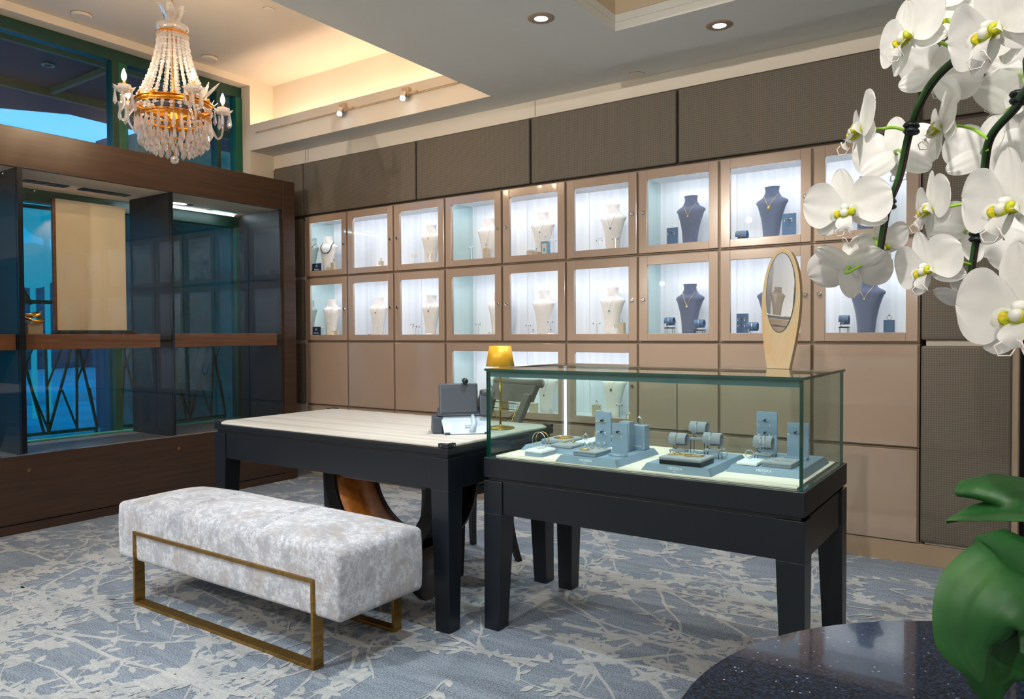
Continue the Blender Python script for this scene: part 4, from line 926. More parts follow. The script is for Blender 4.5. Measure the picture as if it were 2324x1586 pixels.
# back-left tray
z1 = .7322
gpad(-1.745, -1.625, 2.74, 2.90, .02, 'grey_velvet', 'large grey velvet cushion with gold chains at the back left of the showcase', z1)
k = MB()
for i in range(3): k.tube([(.035*math.cos(a)*(1-.2*i)+.008*math.sin(3*a), .045*math.sin(a)*(1-.25*i), .0) for a in [2*PI*j/20 for j in range(20)]], .0015, 5, 0, True)
o = tag(k.build('gold_necklace', 'gold', smooth=True), 'gold chain necklace lying on the large grey velvet cushion', 'necklace'); o.location = (-1.675, 2.82, z1+.0215)
gpad(-1.655, -1.555, 2.675, 2.79, .012, 'grey_velvet', 'thin grey velvet pad with two studs in front of the large grey cushion', z1)
for i, (x, y) in enumerate(((-1.625, 2.745), (-1.590, 2.755))):
    o = tag(MB().sph((0, 0, .006), .006, 8, 6).build('stud_earring', 'gold'), f'{("left", "right")[i]} gold stud earring on the thin grey velvet pad', 'earring'); o.location = (x, y, z1+.0125)
gpad(-1.61, -1.545, 2.905, 2.98, .012, 'white_suede', 'white ring pad at the very back left of the showcase', z1); ring(-1.578, 2.94, z1+.0125, 'gold', 'gem_clear', 'large gold ring on the back white pad of the showcase', .014)
gpad(-1.612, -1.548, 2.805, 2.885, .012, 'white_suede', 'white ring pad before the back left pad of the showcase', z1); ring(-1.578, 2.84, z1+.0125, 'silver', 'gem_clear', 'silver ring on the second white pad of the showcase', .013)
# tray 2
def bigcard(x, y, h, w, lab, z, mat='blue_grey_board'):
    return card(x, y, z, w, h, lab, mat, base=True, d=.006)
t = bigcard(-1.432, 2.725, .152, .072, 'tall mauve grey earring board on the left tray of the showcase', ZT); peg(t, .0, .118); peg(t, .0, .072)
earrings(-1.432, 2.708, ZT+.118, .040, 'gold', 'gold', 'gold stud on the upper peg of the tall earring board', .002); earrings(-1.432, 2.708, ZT+.072, .040, 'silver', 'gem_clear', 'silver stud on the lower peg of the tall earring board', .002)
t = bigcard(-1.305, 2.62, .125, .066, 'shorter earring board with gold drops on the left tray of the showcase', ZT); peg(t, -.004, .092)
earrings(-1.308, 2.603, ZT+.092, .04, 'gold', 'gem_clear', 'gold drop earring on the shorter board of the left showcase tray', .014)
text('lettering', 'MESSIKA', .008, T3(0, -.0285, .002) @ RX(PI/2), 'print_white', t)
t = block(-1.335, 2.74, ZT, .045, .118, .045, 'narrow blue grey block hidden behind the shorter earring board', 'blue_grey_board'); ring(-1.322, 2.74, ZT+.118, 'gold', 'gem_clear', 'gold ring with diamonds above the shorter earring board', .015)
t = block(-1.308, 2.81, ZT, .06, .098, .05, 'square blue grey ring block at the back of the left tray', 'blue_grey_board'); ring(-1.312, 2.81, ZT+.098, 'silver', 'gem_clear', 'silver diamond ring on the square ring block', .015)
text('lettering', 'MESSIKA', .008, T3(0, -.0255, .012) @ RX(PI/2), 'print_white', t)
gpad(-1.395, -1.338, 2.66, 2.76, .014, 'white_suede', 'white pad between the two earring boards on the left tray')
gpad(-1.462, -1.362, 2.527, 2.665, .017, 'grey_velvet', 'grey velvet ring cushion at the front of the left tray', ZT, 'blue_grey_board')
for i, (x, y, m) in enumerate(((-1.45, 2.60, 'silver'), (-1.425, 2.615, 'gold'), (-1.402, 2.63, 'silver'), (-1.38, 2.635, 'silver'))): ring(x, y, ZT+.0165, m, 'gem_clear', f'{NTH[i]} ring from the left on the grey velvet ring cushion', .010)
k = MB().ring((0, 0, 0), .017, .0018, 24, 6); o = tag(k.build('bangle', 'gold', smooth=True), 'small gold bangle lying flat on the grey velvet ring cushion', 'bangle'); o.location = (-1.43, 2.565, ZT+.020)
# tray 3
o = gpad(-1.108, -.948, 2.533, 2.672, .026, 'grey_velvet', 'dark rimmed velvet tray with gold chains at the front of the centre tray', ZT, 'navy_lacquer')
k = MB()
for i in range(3): k.tube([(-.06+.12*j/24, .02*math.sin(j*.5+i*2)-.012*i+.02, .0006*math.sin(j)) for j in range(25)], .0016, 5)
o = tag(k.build('gold_necklace', 'gold', smooth=True), 'fine gold chains lying on the dark rimmed velvet tray', 'necklace'); o.location = (-1.028, 2.60, ZT+.0285)
for x, y, s_, m, l in ((-1.115, 2.745, .022, 'gold', 'left'), (-1.072, 2.845, .058, 'silver', 'tall rear'), (-.985, 2.76, .030, 'silver', 'right')):
    t, zc, r = bracelet_roll(x, y, ZT, f'{l} of the three grey velvet bracelet rolls on the centre tray', stand=s_, rz=0); bracelet(x, y, ZT, zc, r, m, f'{m} bracelet on the {l} bracelet roll of the centre tray', gem='gem_clear' if m == 'silver' else 'gold', dx=-.004)
ring(-.955, 2.79, ZT, 'silver', 'gem_clear', 'silver ring on the centre tray behind the right bracelet roll', .014)
# tray 4
t = bigcard(-.832, 2.925, .168, .078, 'tall blue grey earring board on the right tray of the showcase', ZT); peg(t, -.004, .136); peg(t, -.004, .088)
earrings(-.836, 2.905, ZT+.136, .046, 'silver', 'gem_clear', 'long silver link earring on the tall right earring board', .014); earrings(-.836, 2.905, ZT+.088, .042, 'silver', 'gem_clear', 'small silver earring on the tall right earring board', .004)
t = bigcard(-.712, 2.905, .135, .078, 'shorter blue grey earring board near the right glass corner', ZT); peg(t, -.006, .100); earrings(-.718, 2.885, ZT+.100, .042, 'silver', 'gem_clear', 'silver stud on the earring board near the right glass corner', .003)
t, zc, r = bracelet_roll(-.808, 2.80, ZT, 'grey velvet bracelet roll with two link bracelets on the right tray', stand=.026)
bracelet(-.808, 2.80, ZT, zc, r, 'silver', 'left silver link bracelet on the right tray roll', dx=-.006); bracelet(-.808, 2.80, ZT, zc, r, 'silver', 'right silver link bracelet on the right tray roll', dx=.008)
gpad(-.866, -.792, 2.662, 2.775, .012, 'white_suede', 'white ring pad at the front of the right tray'); ring(-.84, 2.735, ZT+.0125, 'white_plastic', None, 'thick white ring standing on the white pad of the right tray', .016)
gpad(-.782, -.678, 2.675, 2.80, .017, 'grey_velvet', 'pale grey velvet cushion with a fine bracelet at the front right of the showcase', ZT, 'grey_velvet')
o = tag(MB().tube([(-.03+.06*i/12, .006*math.sin(i), 0) for i in range(13)], .001, 5).build('bracelet', 'silver', smooth=True), 'fine silver bracelet lying on the pale grey velvet cushion', 'bracelet'); o.location = (-.72, 2.72, ZT+.019)
# ================================================================== TABLE MIRROR
zt = ZG1+.0098; p = onz(1770, 834, zt)
t = thing('table_mirror', 'tall oval mirror set in a gold leafed board, standing on the showcase glass', 'mirror', (p.x+.018, 3.0, zt), math.radians(-20))
def outline(n=22):
    H, L, R_ = .475, [], []
    for i in range(n+1):
        s_ = i/n; z = H*(1-(1-s_)**1.15) if 0 else H*s_
        if s_ < .55: w = .050+.036*math.sin(PI/2*s_/.55)
        else: w = .086*math.sqrt(max(0, 1-((s_-.55)/.45)**2))
        L.append((-w, z)); R_.append((w, z))
    return R_+L[::-1][1:]
tilt = RX(math.radians(-3.5))
def oval(cx, cz, a, b_, n=40): return [(cx+a*math.cos(2*PI*i/n), cz+b_*math.sin(2*PI*i/n)) for i in range(n)]
MB().prism(outline(), 0, .018, 'y').xf(tilt).build('board', 'gold_leaf', t, bev=.0015)
MB().prism(oval(0, .298, .064, .155), -.0022, -.0003, 'y').xf(tilt).build('mirror_glass', 'mirror', t)
MB().tube([(x, -.0018, z) for x, z in oval(0, .298, .0645, .1555)], .0012, 6, 0, True).xf(tilt).build('mirror_edge', 'glass_edge', t, smooth=True)
MB().prism([(.02, 0.0), (.095, 0), (.03, .055)], -.002, .002, 'x').build('rear_support', 'white_plastic', t)
# ================================================================== VELVET BENCH
bx0, bx1, by0, by1 = -3.465, -1.985, 1.803, 2.245
t = thing('velvet_bench', 'long silver crushed velvet bench on brass sled frames in the foreground', 'bench', (-2.7, 2.02, 0)); off = t.location
def dome(p):
    u = (p.x-(bx0+bx1)/2)/((bx1-bx0)/2); v = (p.y-(by0+by1)/2)/((by1-by0)/2); q = Vector(p)
    h = max(0, (p.z-.19)/.25)
    if h > .2:
        q.z += .042*h*(1-abs(u)**6)*(1-abs(v)**3.0)
        for s_ in (-.345, .345): q.z -= .016*h*math.exp(-((u-s_)/.014)**2); 
    for s_ in (-.345, .345): q.y += (.006*math.exp(-((u-s_)/.009)**2)) * (-1 if v > .95 else (1 if v < -.95 else 0))
    q.z += .003*math.sin(p.x*13)*math.sin(p.y*17)*h
    bul = .003*math.sin(PI*min(1, max(0, (p.z-.19)/.25)))
    q.y += bul*(1 if v > .9 else (-1 if v < -.9 else 0)); q.x += bul*(1 if u > .97 else (-1 if u < -.97 else 0))
    return q
k = MB(); k.rbox(bx0, bx1, by0, by1, .190, .442, .022, (150, 16, 8), dome)
k.build('cushion', 'crushed_velvet', t, off, smooth=True, weld=True)
for y0, y1, f in ((1.790, 1.838, 0), (2.168, 2.250, 1)):
    k = MB(); y1 = min(y1, 2.25) if f else y1; xa, xb, th, zt_ = -3.316, -2.110, .014, .316
    q0 = y0 if f == 0 else 2.205; k.box(xa, xb, q0, y1, 0, th); k.box(xa, xa+th, q0, y1, th, zt_); k.box(xb-th, xb, q0, y1, th, zt_)
    k.box(xa, xb, y0 if f == 0 else y1-.012, y0+.012 if f == 0 else y1, zt_-th*.01, zt_+th)
    k.build('sled_frame', 'bench_bronze', t, off, bev=.0015)
# ================================================================== STOOL AND CHAIR
def arc_band(cx, cz, r0, r1, y0, y1, a0, a1, n=30, mi=0):
    k = MB(); rs = []
    for i in range(n+1):
        a = a0+(a1-a0)*i/n; ca, sa = math.cos(a), math.sin(a)
        rs.append([(cx+ca*r0, y0, cz+sa*r0), (cx+ca*r1, y0, cz+sa*r1), (cx+ca*r1, y1, cz+sa*r1), (cx+ca*r0, y1, cz+sa*r0)])
    k.rings(rs, True); return k
t = thing('curule_stool', 'round bottomed stool with a bronze U-shaped band and grey seat under the desk', 'stool', (-2.53, 2.69, 0))
arc_band(0, .52, .305, .318, -.13, .13, PI, 2*PI).build('inner_band', 'bronze_leather', t, smooth=True)
for y0, y1 in ((-.15, -.13), (.13, .15)):
    arc_band(0, .52, .300, .372, y0, y1, PI, 2*PI).build('side_ring', 'chair_black', t, smooth=False, bev=.002)
arc_band(0, .52, .3185, .330, -.13, .13, PI, 2*PI).build('outer_band', 'chair_black', t, smooth=True)
for s_ in (-1, 1):
    k = MB(); rs = []
    for i in range(11):
        f = i/10; x = s_*(.10+.17*f**1.6); z = .17*(1-f); rs.append([(x-.022, -.14, z), (x+.022, -.14, z), (x+.022, .14, z), (x-.022, .14, z)])
    k.rings(rs); k.build('foot', 'chair_black', t)
MB().rbox(-.29, .29, -.14, .14, .500, .572, .03, (4, 4, 2)).build('seat', 'grey_velvet', t, smooth=True, weld=True)
t = thing('side_chair', 'grey suede chair with rolled top rail and brass X back behind the desk', 'chair', (-2.485, 3.16, 0), math.radians(-17.2))
MB().rbox(-.190, .190, -.19, .18, .43, .50, .03, (4, 4, 2)).build('seat', 'chair_suede', t, smooth=True, weld=True)
MB().box(-.185, .185, -.18, .175, .385, .4295).build('seat_rail', 'chair_black', t, bev=.004)
for sx in (-1, 1):
    for sy in (-1, 1):
        rs = []
        for i in range(13):
            f = i/12; x = sx*(.160+.05*f**2); y = sy*(.150+.04*f**2.2); z = .385*(1-f); w = .020-.006*f
            rs.append([(x-w, y-w, z), (x+w, y-w, z), (x+w, y+w, z), (x-w, y+w, z)])
        MB().rings(rs).build('leg', 'chair_black', t)
def bk(x, z): # point on reclined back
    f = (z-.48)/.45; return (x*(.72+.28*f), .15+.15*f+.03*f*f, z)
for s_ in (-1, 1):
    rs = []
    for i in range(12):
        z = .44+.44*i/11; xo, y, _ = bk(.19, z); xi = xo-.048; rs.append([(s_*xo, y-.018, z), (s_*xi, y-.018, z), (s_*xi, y+.018, z), (s_*xo, y+.018, z)])
    MB().rings(rs).build('back_stile', 'chair_suede', t, bev=.004)
rs = []
for i in range(9):
    z = .835+.09*i/8; xo, y, _ = bk(.19, z); rs.append([(xo*math.cos(a)*1.0 if 0 else -xo+2*xo*q/14, y+sg*.018+.018*((q-7)/7)**2, z) for sg, rng in ((-1, range(15)), (1, range(14, -1, -1))) for q in rng for a in (0,)])
MB().rings(rs).build('back_panel', 'chair_suede', t, smooth=False)
pts = [Vector(bk(-.205+.41*q/16, .93))+Vector((0, .012+.018*((q-8)/8)**2, .006*abs((q-8)/8)**3)) for q in range(17)]
MB().tube(pts, [.024]*17, 14).build('rolled_top_rail', 'chair_suede', t, smooth=True)
def bt(a, b_, r=.0032): return [Vector(bk(a[0]+(b_[0]-a[0])*i/8, a[1]+(b_[1]-a[1])*i/8))-Vector((0, .004, 0)) for i in range(9)]
k = MB()
for a, b_ in (((-.135, .825), (.135, .825)), ((-.135, .825), (-.12, .60)), ((.135, .825), (.12, .60))): k.tube([q-Vector((0, .017, 0)) for q in bt(a, b_)], .003, 6)
k.build('brass_trim', 'brass', t, smooth=True)
k = MB()
for a, b_ in (((-.13, .79), (.13, .79)), ((-.13, .785), (.125, .62)), ((.13, .785), (-.125, .62)), ((-.125, .66), (-.06, .58)), ((.125, .66), (.06, .58))): k.tube(bt(a, b_), .003, 6)
k.build('brass_cross', 'brass', t, smooth=True)
MB().box(-.125, .125, .262, .29, .60, .63).build('back_crossbar', 'chair_suede', t, bev=.003)
# ================================================================== ROUND TABLE + ORCHID
t = thing('round_table', 'round glossy dark blue quartz table top with sparkling flecks in the near corner', 'table', (.105, .924, 0))
MB().lathe([(0, .73), (.458, .73), (.463, .735), (.463, .755), (.458, .76), (0, .76)], 160).build('tabletop', 'quartz', t, smooth=False)
MB().lathe([(0, .03), (.05, .03), (.05, .7295), (0, .7295)], 32).build('pedestal', 'navy_lacquer', t, smooth=False)
MB().lathe([(0, 0), (.28, 0), (.28, .0295), (0, .0295)], 64).build('base', 'navy_lacquer', t)
PX, PY = .235, .75
t = thing('potted_orchid', 'white moth orchid with two arching stems and broad green leaves on the quartz table', 'orchid', (PX, PY, .7605)); off = Vector(t.location)
MB().lathe([(0, 0), (.055, 0), (.06, .004), (.078, .12), (.074, .12), (.068, .10), (0, .10)], 40).build('pot', 'pot_white', t, smooth=False)
MB().lathe([(0, .1005), (.067, .1005), (.05, .112), (0, .116)], 24).build('moss', 'moss', t, smooth=True)
crown = Vector((PX, PY, .885))
def smooth_path(pts, n=8):
    P_ = [Vector(p) for p in pts]; P_ = [P_[0]*2-P_[1]]+P_+[P_[-1]*2-P_[-2]]; out = []
    for i in range(1, len(P_)-2):
        for j in range(n):
            u = j/n; a, b, c_, d_ = P_[i-1:i+3]
            out.append(.5*((2*b)+(c_-a)*u+(2*a-5*b+4*c_-d_)*u*u+(3*b-a-3*c_+d_)*u**3))
    return out+[P_[-2]]
S1 = [crown, Vector((PX+.03, PY-.02, 1.25)), atd(2420, 40, .62), atd(2260, 92, .68), atd(2182, 124, .72), atd(2110, 190, .76), atd(2065, 285, .80), atd(2038, 400, .83), atd(2010, 475, .85), atd(1990, 590, .88), atd(1978, 642, .90)]
S2 = [crown+Vector((.02, .0, 0)), Vector((PX+.07, PY+.03, 1.25)), atd(2440, 120, .62), atd(2330, 200, .68), atd(2300, 245, .72), atd(2245, 310, .76), atd(2230, 390, .79), atd(2218, 500, .82), atd(2203, 600, .84), atd(2198, 648, .85)]
for s_ in (S1, S2):
    pth = smooth_path(s_); n = len(pth)
    MB().tube(pth, [.0036-.0018*i/n for i in range(n)], 10).build('flower_stem', 'stem_green', t, off, smooth=True)
    MB().tube([q+CR*.0042+CD*.001 for q in pth], .0017, 8).build('support_stake', 'stake_brown', t, off, smooth=True)
for u, v, d in ((2064, 292, .797), (2013, 462, .845), (1987, 589, .878), (2308, 222, .705), (2213, 538, .826)):
    q = atd(u, v, d); k = MB(); k.ring(q+CR*.002-CD*.003, .0062, .0022, 14, 6, CD+CR*-.2); k.ring(q+CR*.002+CD*.003, .0062, .0022, 14, 6, CD+CR*-.2); k.box(q.x-.002, q.x+.006, q.y-.003, q.y+.003, q.z-.005, q.z+.007)
    k.build('stem_clip', 'clip_black', t, off, smooth=True)
# ---- flowers
def petal(L, w, ang, cup=.15, curl=.1, shape='petal', seed=0, z0=0.0):
    r = random.Random(seed); k = MB(); nu, nv = 16, 12; vs = []
    ph = r.uniform(0, 6)
    for i in range(nu+1):
        s_ = (1-math.cos(PI*i/nu))/2*.75+.25*i/nu
        if shape == 'petal': wd = w*math.sqrt(max(0, 1-abs((s_-.54)/.46)**2.3))*(.55+.45*min(1, s_*2.2))
        else: wd = w*math.sqrt(max(0, 1-abs((s_-.5)/.5)**2.1))*(1.0-.12*s_)
        wd = max(wd, w*.10 if s_ < .5 else w*.06)
        for j in range(nv+1):
            c_ = 2*j/nv-1; y = c_*wd/2; x = s_*L
            if s_ > .8 and shape == 'petal': x -= (1-abs(c_))*0
            z = z0-cup*L*(s_**2)*.5+curl*w*(c_*c_)*.55*math.sin(PI*s_)+.018*L*math.sin(7*s_+ph)*c_+.012*L*math.sin(9*c_+ph)*s_
            ca, sa = math.cos(ang), math.sin(ang); vs.append((x*ca-y*sa, x*sa+y*ca, z))
    fs = [(i*(nv+1)+j, (i+1)*(nv+1)+j, (i+1)*(nv+1)+j+1, i*(nv+1)+j+1) for i in range(nu) for j in range(nv)]
    k.add(vs, fs); return k
FL = {}
def flower_mesh(v):
    if v in FL: return FL[v]
    k = MB(); r = random.Random(v*11+1)
    def rad(a): return math.radians(a)
    for i, a in enumerate((90, 215+r.uniform(-6, 6), 325+r.uniform(-6, 6))):
        p = petal(.040+r.uniform(-.002, .002), .026, rad(a), .12+r.uniform(-.1, .25), .1, 'sepal', v*10+i); k.add(p.v, p.f)
    for i, a in enumerate((12+r.uniform(-4, 8), 168+r.uniform(-8, 4))):
        p = petal(.045, .048, rad(a), .05+r.uniform(-.1, .2), .12, 'petal', v*10+5+i, .0022); k.add(p.v, p.f)
    o = k.build('flower', 'petal', None, smooth=True)
    lp = MB()
    for s_ in (-1, 1):   # side lobes, upright
        vs = []; 
        for i in range(7):
            for j in range(5):
                a, b_ = i/6, j/4; vs.append((s_*(.003+.011*math.sin(a*2.2)), -.006+(.013*b_-.004)*math.sin(PI*min(1, a+.15)), .002+.016*a))
        lp.add(vs, [(i*5+j, (i+1)*5+j, (i+1)*5+j+1, i*5+j+1) for i in range(6) for j in range(4)])
    l1 = lp.build('side_lobes', 'petal', o, smooth=True)
    m = MB(); 
    vs = []
    for i in range(9):
        for j in range(5):
            a, c_ = i/8, 2*j/4-1; w = .0085*math.sin(PI*(.12+.80*a)); vs.append((c_*w, -.004-.018*a, .004+.014*math.sin(a*2.3)+.002*c_*c_))
    m.add(vs, [(i*5+j, (i+1)*5+j, (i+1)*5+j+1, i*5+j+1) for i in range(8) for j in range(4)]); m.sph((0, -.003, .012), .0042, 8, 6); 
    l2 = m.build('lip', 'petal', o, smooth=True)
    m = MB(); m.sph((0, -.0045, .0085), .0055, 10, 8, (1.25, .8, 1)); 
    for s_ in (-1, 1): m.sph((s_*.0075, -.004, .010), .0045, 8, 6, (.7, 1.1, 1.3))
    m.build('lip_callus', 'lip_yellow', o, smooth=True)
    m = MB()
    for s_ in (-1, 1): m.tube([(s_*.001, -.021, .014), (s_*.004, -.026, .017), (s_*.008, -.025, .022), (s_*.008, -.019, .024), (s_*.004, -.017, .022)], .0006, 5)
    m.build('lip_tendrils', 'cream_suede', o, smooth=True)
    MB().sph((0, .002, .007), .0038, 10, 8, (1, 1, 1.6)).build('column', 'petal', o, smooth=True)
    FL[v] = o; o['_used'] = 0; return o
def flower(u, v, d, face, roll=0, sc=1.0, kind=0, node=None):
    o0 = flower_mesh(kind)
    if o0['_used']: o = dup(o0, parent=t)
    else: o = o0; o0['_used'] = 1; o.parent = t
    rd = ray(u, v).normalized(); rr = (CR-rd*CR.dot(rd)).normalized(); ru = -(CD-rd*CD.dot(rd)).normalized()
    n = (rr*face[0]+ru*face[1]-rd*face[2]).normalized(); up = -CD; x = up.cross(n).normalized(); y = n.cross(x)
    m = Matrix((x, y, n)).transposed().to_4x4() @ RZ(math.radians(roll)) @ Matrix.Scale(sc, 4); q = atd(u, v, d)
    o.matrix_basis = Matrix.Translation(q-off) @ m
    if node:
        e = atd(*node); b0 = q-n*.001; b1 = q-n*.016+Vector((0, 0, .0))
        MB().tube(smooth_path([b0, b1, (b1+e)/2+Vector((0, 0, .003)), e], 5), [.0017]*16, 8).build('flower_stalk', 'stalk_green', t, off, smooth=True)
#      u     v    d    facing(right,up,tocam) roll scale kind node
FS = [(2068, 84, .74, (-.80, .10, .60), 14, 1.0, 0, (2182, 124, .72)),
      (2262, 62, .56, (-.70, -.10, .70), 6, 1.05, 1, (2290, 90, .66)),
      (1962, 292, .80, (-.97, .0, .22), 10, 1.05, 2, (2064, 300, .798)),
      (2034, 350, .90, (.10, -.2, -.97), 0, 1.08, 0, (2050, 350, .82)),
      (2128, 172, .88, (.2, .1, -.97), 30, 1.05, 1, (2120, 180, .76)),
      (2142, 286, .81, (-.96, .0, .28), 8, .95, 2, (2242, 315, .76)),
      (1922, 472, .80, (-.28, -.12, .95), 6, 1.02, 0, (2012, 470, .846)),
      (1926, 604, .88, (.15, .50, -.85), 182, 1.05, 2, (1986, 597, .879)),
      (1996, 552, .95, (.45, -.45, .75), 20, .84, 1, (1992, 560, .873)),
      (2120, 470, .82, (-.92, -.05, .38), 8, 1.0, 2, (2222, 470, .81)),
      (2108, 606, .81, (-.66, -.15, .72), 14, 1.0, 0, (2204, 600, .84)),
      (2236, 350, .88, (.25, -.1, -.95), 15, 1.08, 1, (2240, 340, .77)),
      (2192, 528, .92, (.1, -.1, -.97), 40, .98, 0, (2214, 530, .825)),
      (2196, 668, .87, (-.2, -.80, .50), 5, .80, 2, (2198, 648, .85)),
      (2300, 462, .58, (-.66, -.05, .72), 4, 1.08, 0, (2330, 430, .62)),
      (2332, 700, .48, (-.50, -.08, .85), 6, 1.08, 1, (2380, 640, .55)),
      (2318, 165, .84, (.1, .1, -.95), 60, 1.1, 2, (2330, 200, .70)),
      (2352, 540, .74, (-.1, .1, .95), 40, 1.0, 0, (2390, 500, .66)),
      (2165, 40, .88, (-.1, .2, .95), -10, 1.05, 2, (2200, 110, .72)),
      (2120, 20, .80, (-.5, .3, .8), 20, 1.0, 1, (2200, 110, .72)),
      (2290, 250, .86, (.2, .3, -.9), 80, 1.1, 0, (2300, 245, .72)),
      (2340, 40, .72, (-.2, .1, .9), 25, 1.1, 0, (2350, 60, .64))]
for f in FS: flower(*f)
# ---- leaves
def leaf(pts, ws, fold, lab='leaf', up=None):
    path = smooth_path(pts, 6); n = len(path); k = MB(); vs = []; nv = 20
    W = []
    for i in range(n):
        f = i/(n-1)*(len(ws)-1); a = int(min(f, len(ws)-2)); W.append(ws[a]+(ws[a+1]-ws[a])*(f-a))
    for i, p in enumerate(path):
        tn = (path[min(i+1, n-1)]-path[max(i-1, 0)]).normalized(); sd = tn.cross(up or Vector((0, 0, 1))).normalized(); nm = sd.cross(tn)
        for sg in (0, 1):
            for j in range(nv+1):
                c_ = 2*j/nv-1; vs.append(p+sd*c_*W[i]/2+nm*(fold*abs(c_)*W[i]/2-.12*W[i]*c_*c_*abs(c_)+.007*W[i]*math.cos(c_*19)*(1-c_*c_)) - nm*(.0022*sg*(1-c_*c_)+.0003*sg))
    m = 2*(nv+1); fs = []
    for i in range(n-1):
        for j in range(nv):
            a = i*m+j; fs.append((a, a+1, a+m+1, a+m)); b_ = a+nv+1; fs.append((b_, b_+m, b_+m+1, b_+1))
    k.add(vs, fs); return k.build('leaf', 'leaf', t, off, smooth=True)
leaf([crown+Vector((0, 0, -.01)), atd(2400, 1150, .60), atd(2290, 1165, .60), atd(2210, 1172, .61), atd(2147, 1181, .62)], [.03, .085, .085, .062, .004], .34)
leaf([crown+Vector((0, 0, -.015)), atd(2380, 1330, .56), atd(2300, 1310, .54), atd(2228, 1370, .53), atd(2206, 1460, .53), atd(2228, 1545, .535)], [.03, .055, .060, .060, .05, .005], .15, up=Vector((-CF.x, -CF.y, .55)))
leaf([crown+Vector((.01, 0, -.02)), atd(2390, 1430, .54), atd(2320, 1440, .55), atd(2265, 1530, .56), atd(2255, 1600, .57)], [.03, .05, .055, .05, .01], .2, up=Vector((-CF.x, -CF.y, .5)))
leaf([crown+Vector((.02, .02, -.01)), crown+Vector((.10, .04, .02)), crown+Vector((.19, .06, -.02))], [.03, .07, .01], .2)
# ================================================================== CHANDELIER
CHX, CHY = -4.104, 2.5
t = thing('crystal_chandelier', 'gilt and crystal basket chandelier with candle bulbs hanging from the warm coffer', 'chandelier', (CHX, CHY, 2.205)); CZ = 2.205
def ch(k, name, mat, par=None, **kw): return k.build(name, mat, par or t, **kw)
k = MB()
for i in range(26): 
    z = .80+i*.018; k.ring((0, 0, z), .0095, .0016, 10, 5, Vector((1, 0, 0)) if i % 2 else Vector((0, 1, 0)))
ch(k, 'chain', 'gilt', smooth=True); ch(MB().lathe([(0, 1.205), (.05, 1.205), (.055, 1.24), (0, 1.2435)], 24), 'ceiling_rose', 'gilt', smooth=True)
ch(MB().cyl((0, 0, .10), (0, 0, .80), .005, 10), 'stem_rod', 'gilt', smooth=True)
for i in range(6):      # crown leaves
    a = 2*PI*i/6+.3; rs = []
    for j in range(9):
        f = j/8; r = .03+.055*f**1.4; z = .80+.125*f-.02*max(0, f-.8)*5; w = .024*math.sin(PI*(.15+.8*f)); c_, s_ = math.cos(a), math.sin(a)
        rs.append([(r*c_-s_*w, r*s_+c_*w, z), ((r-.004)*c_, (r-.004)*s_, z), (r*c_+s_*w, r*s_-c_*w, z), ((r+.003)*c_, (r+.003)*s_, z)])
    ch(MB().rings(rs), 'crown_leaf', 'crystal')
def band(r, z, h, nm='ring_band'):
    k = MB(); k.rings([[(q*math.cos(2*PI*i/48), q*math.sin(2*PI*i/48), zz) for i in range(48)] for q, zz in ((r, z), (r, z+h), (r-.004, z+h), (r-.004, z))], False, True, 0, True)
    k.ring((0, 0, z), r, .003, 48, 6); k.ring((0, 0, z+h), r, .003, 48, 6); return ch(k, nm, 'gilt', smooth=True)
ch(MB().lathe([(.05, .755), (.085, .77), (.09, .79), (.07, .80), (.05, .79)], 28, cap=False), 'crown_dish', 'crystal', smooth=True)
band(.079, .735, .014); b1 = band(.208, .315, .032); band(.200, .245, .018)
for i in range(12):
    a = 2*PI*i/12; k = MB(); k.lathe([(0, .345), (.010, .345), (.010, .362), (.006, .368), (0, .37)], 8, (.206*math.cos(a), .206*math.sin(a), 0)); k.build('cap', 'gilt', b1)
k = MB()
for i in range(5): k.cyl((.008*math.cos(i*1.2566), .008*math.sin(i*1.2566), .25), (.198*math.cos(i*1.2566), .198*math.sin(i*1.2566), .25), .0035, 6)
k.lathe([(0, .20), (.022, .205), (.026, .25), (.014, .30), (0, .305)], 16); ch(k, 'hub', 'gilt', smooth=False)
def bead(k, p, r): k.sph(p, r, 7, 4)
for i in range(22):       # bead strands of the neck
    a = 2*PI*i/22+.1; k = MB(); n = 22
    for j in range(n):
        f = j/(n-1); r = .078+(.200-.078)*(f**1.7); z = .735-.385*f; bead(k, (r*math.cos(a), r*math.sin(a), z), .0112 if j % 2 == 0 else .0088)
    ch(k, 'bead_strand', 'crystal')
k = MB(); k.ring((0, 0, .722), .076, .0015, 30, 5)
for i in range(26):
    a = 2*PI*i/26; bead(k, (.076*math.cos(a), .076*math.sin(a), .722), .010)
ch(k, 'bead_ring', 'crystal')
k = MB(); k.ring((0, 0, .30), .205, .0015, 40, 5)
for i in range(30):
    a = 2*PI*i/30; bead(k, (.205*math.cos(a), .205*math.sin(a), .300), .0095)
ch(k, 'bead_garland', 'crystal')
def prismmesh(k, p, L, w):
    x, y, z = p; rs = []
    for zz, ww in ((0, .15), (-.04, .45), (-.10, .30), (-.78, 1.0), (-1, .03)):
        rs.append([(x+w*ww*math.cos(2*PI*q/6), y+w*ww*math.sin(2*PI*q/6), z+zz*L) for q in range(6)])
    k.rings(rs)
tiers = ((.200, .268, .112, 32), (.182, .190, .095, 26), (.150, .150, .085, 22), (.108, .118, .075, 16))
base_p = MB(); prismmesh(base_p, (0, 0, 0), .1, .0132); pr0 = None
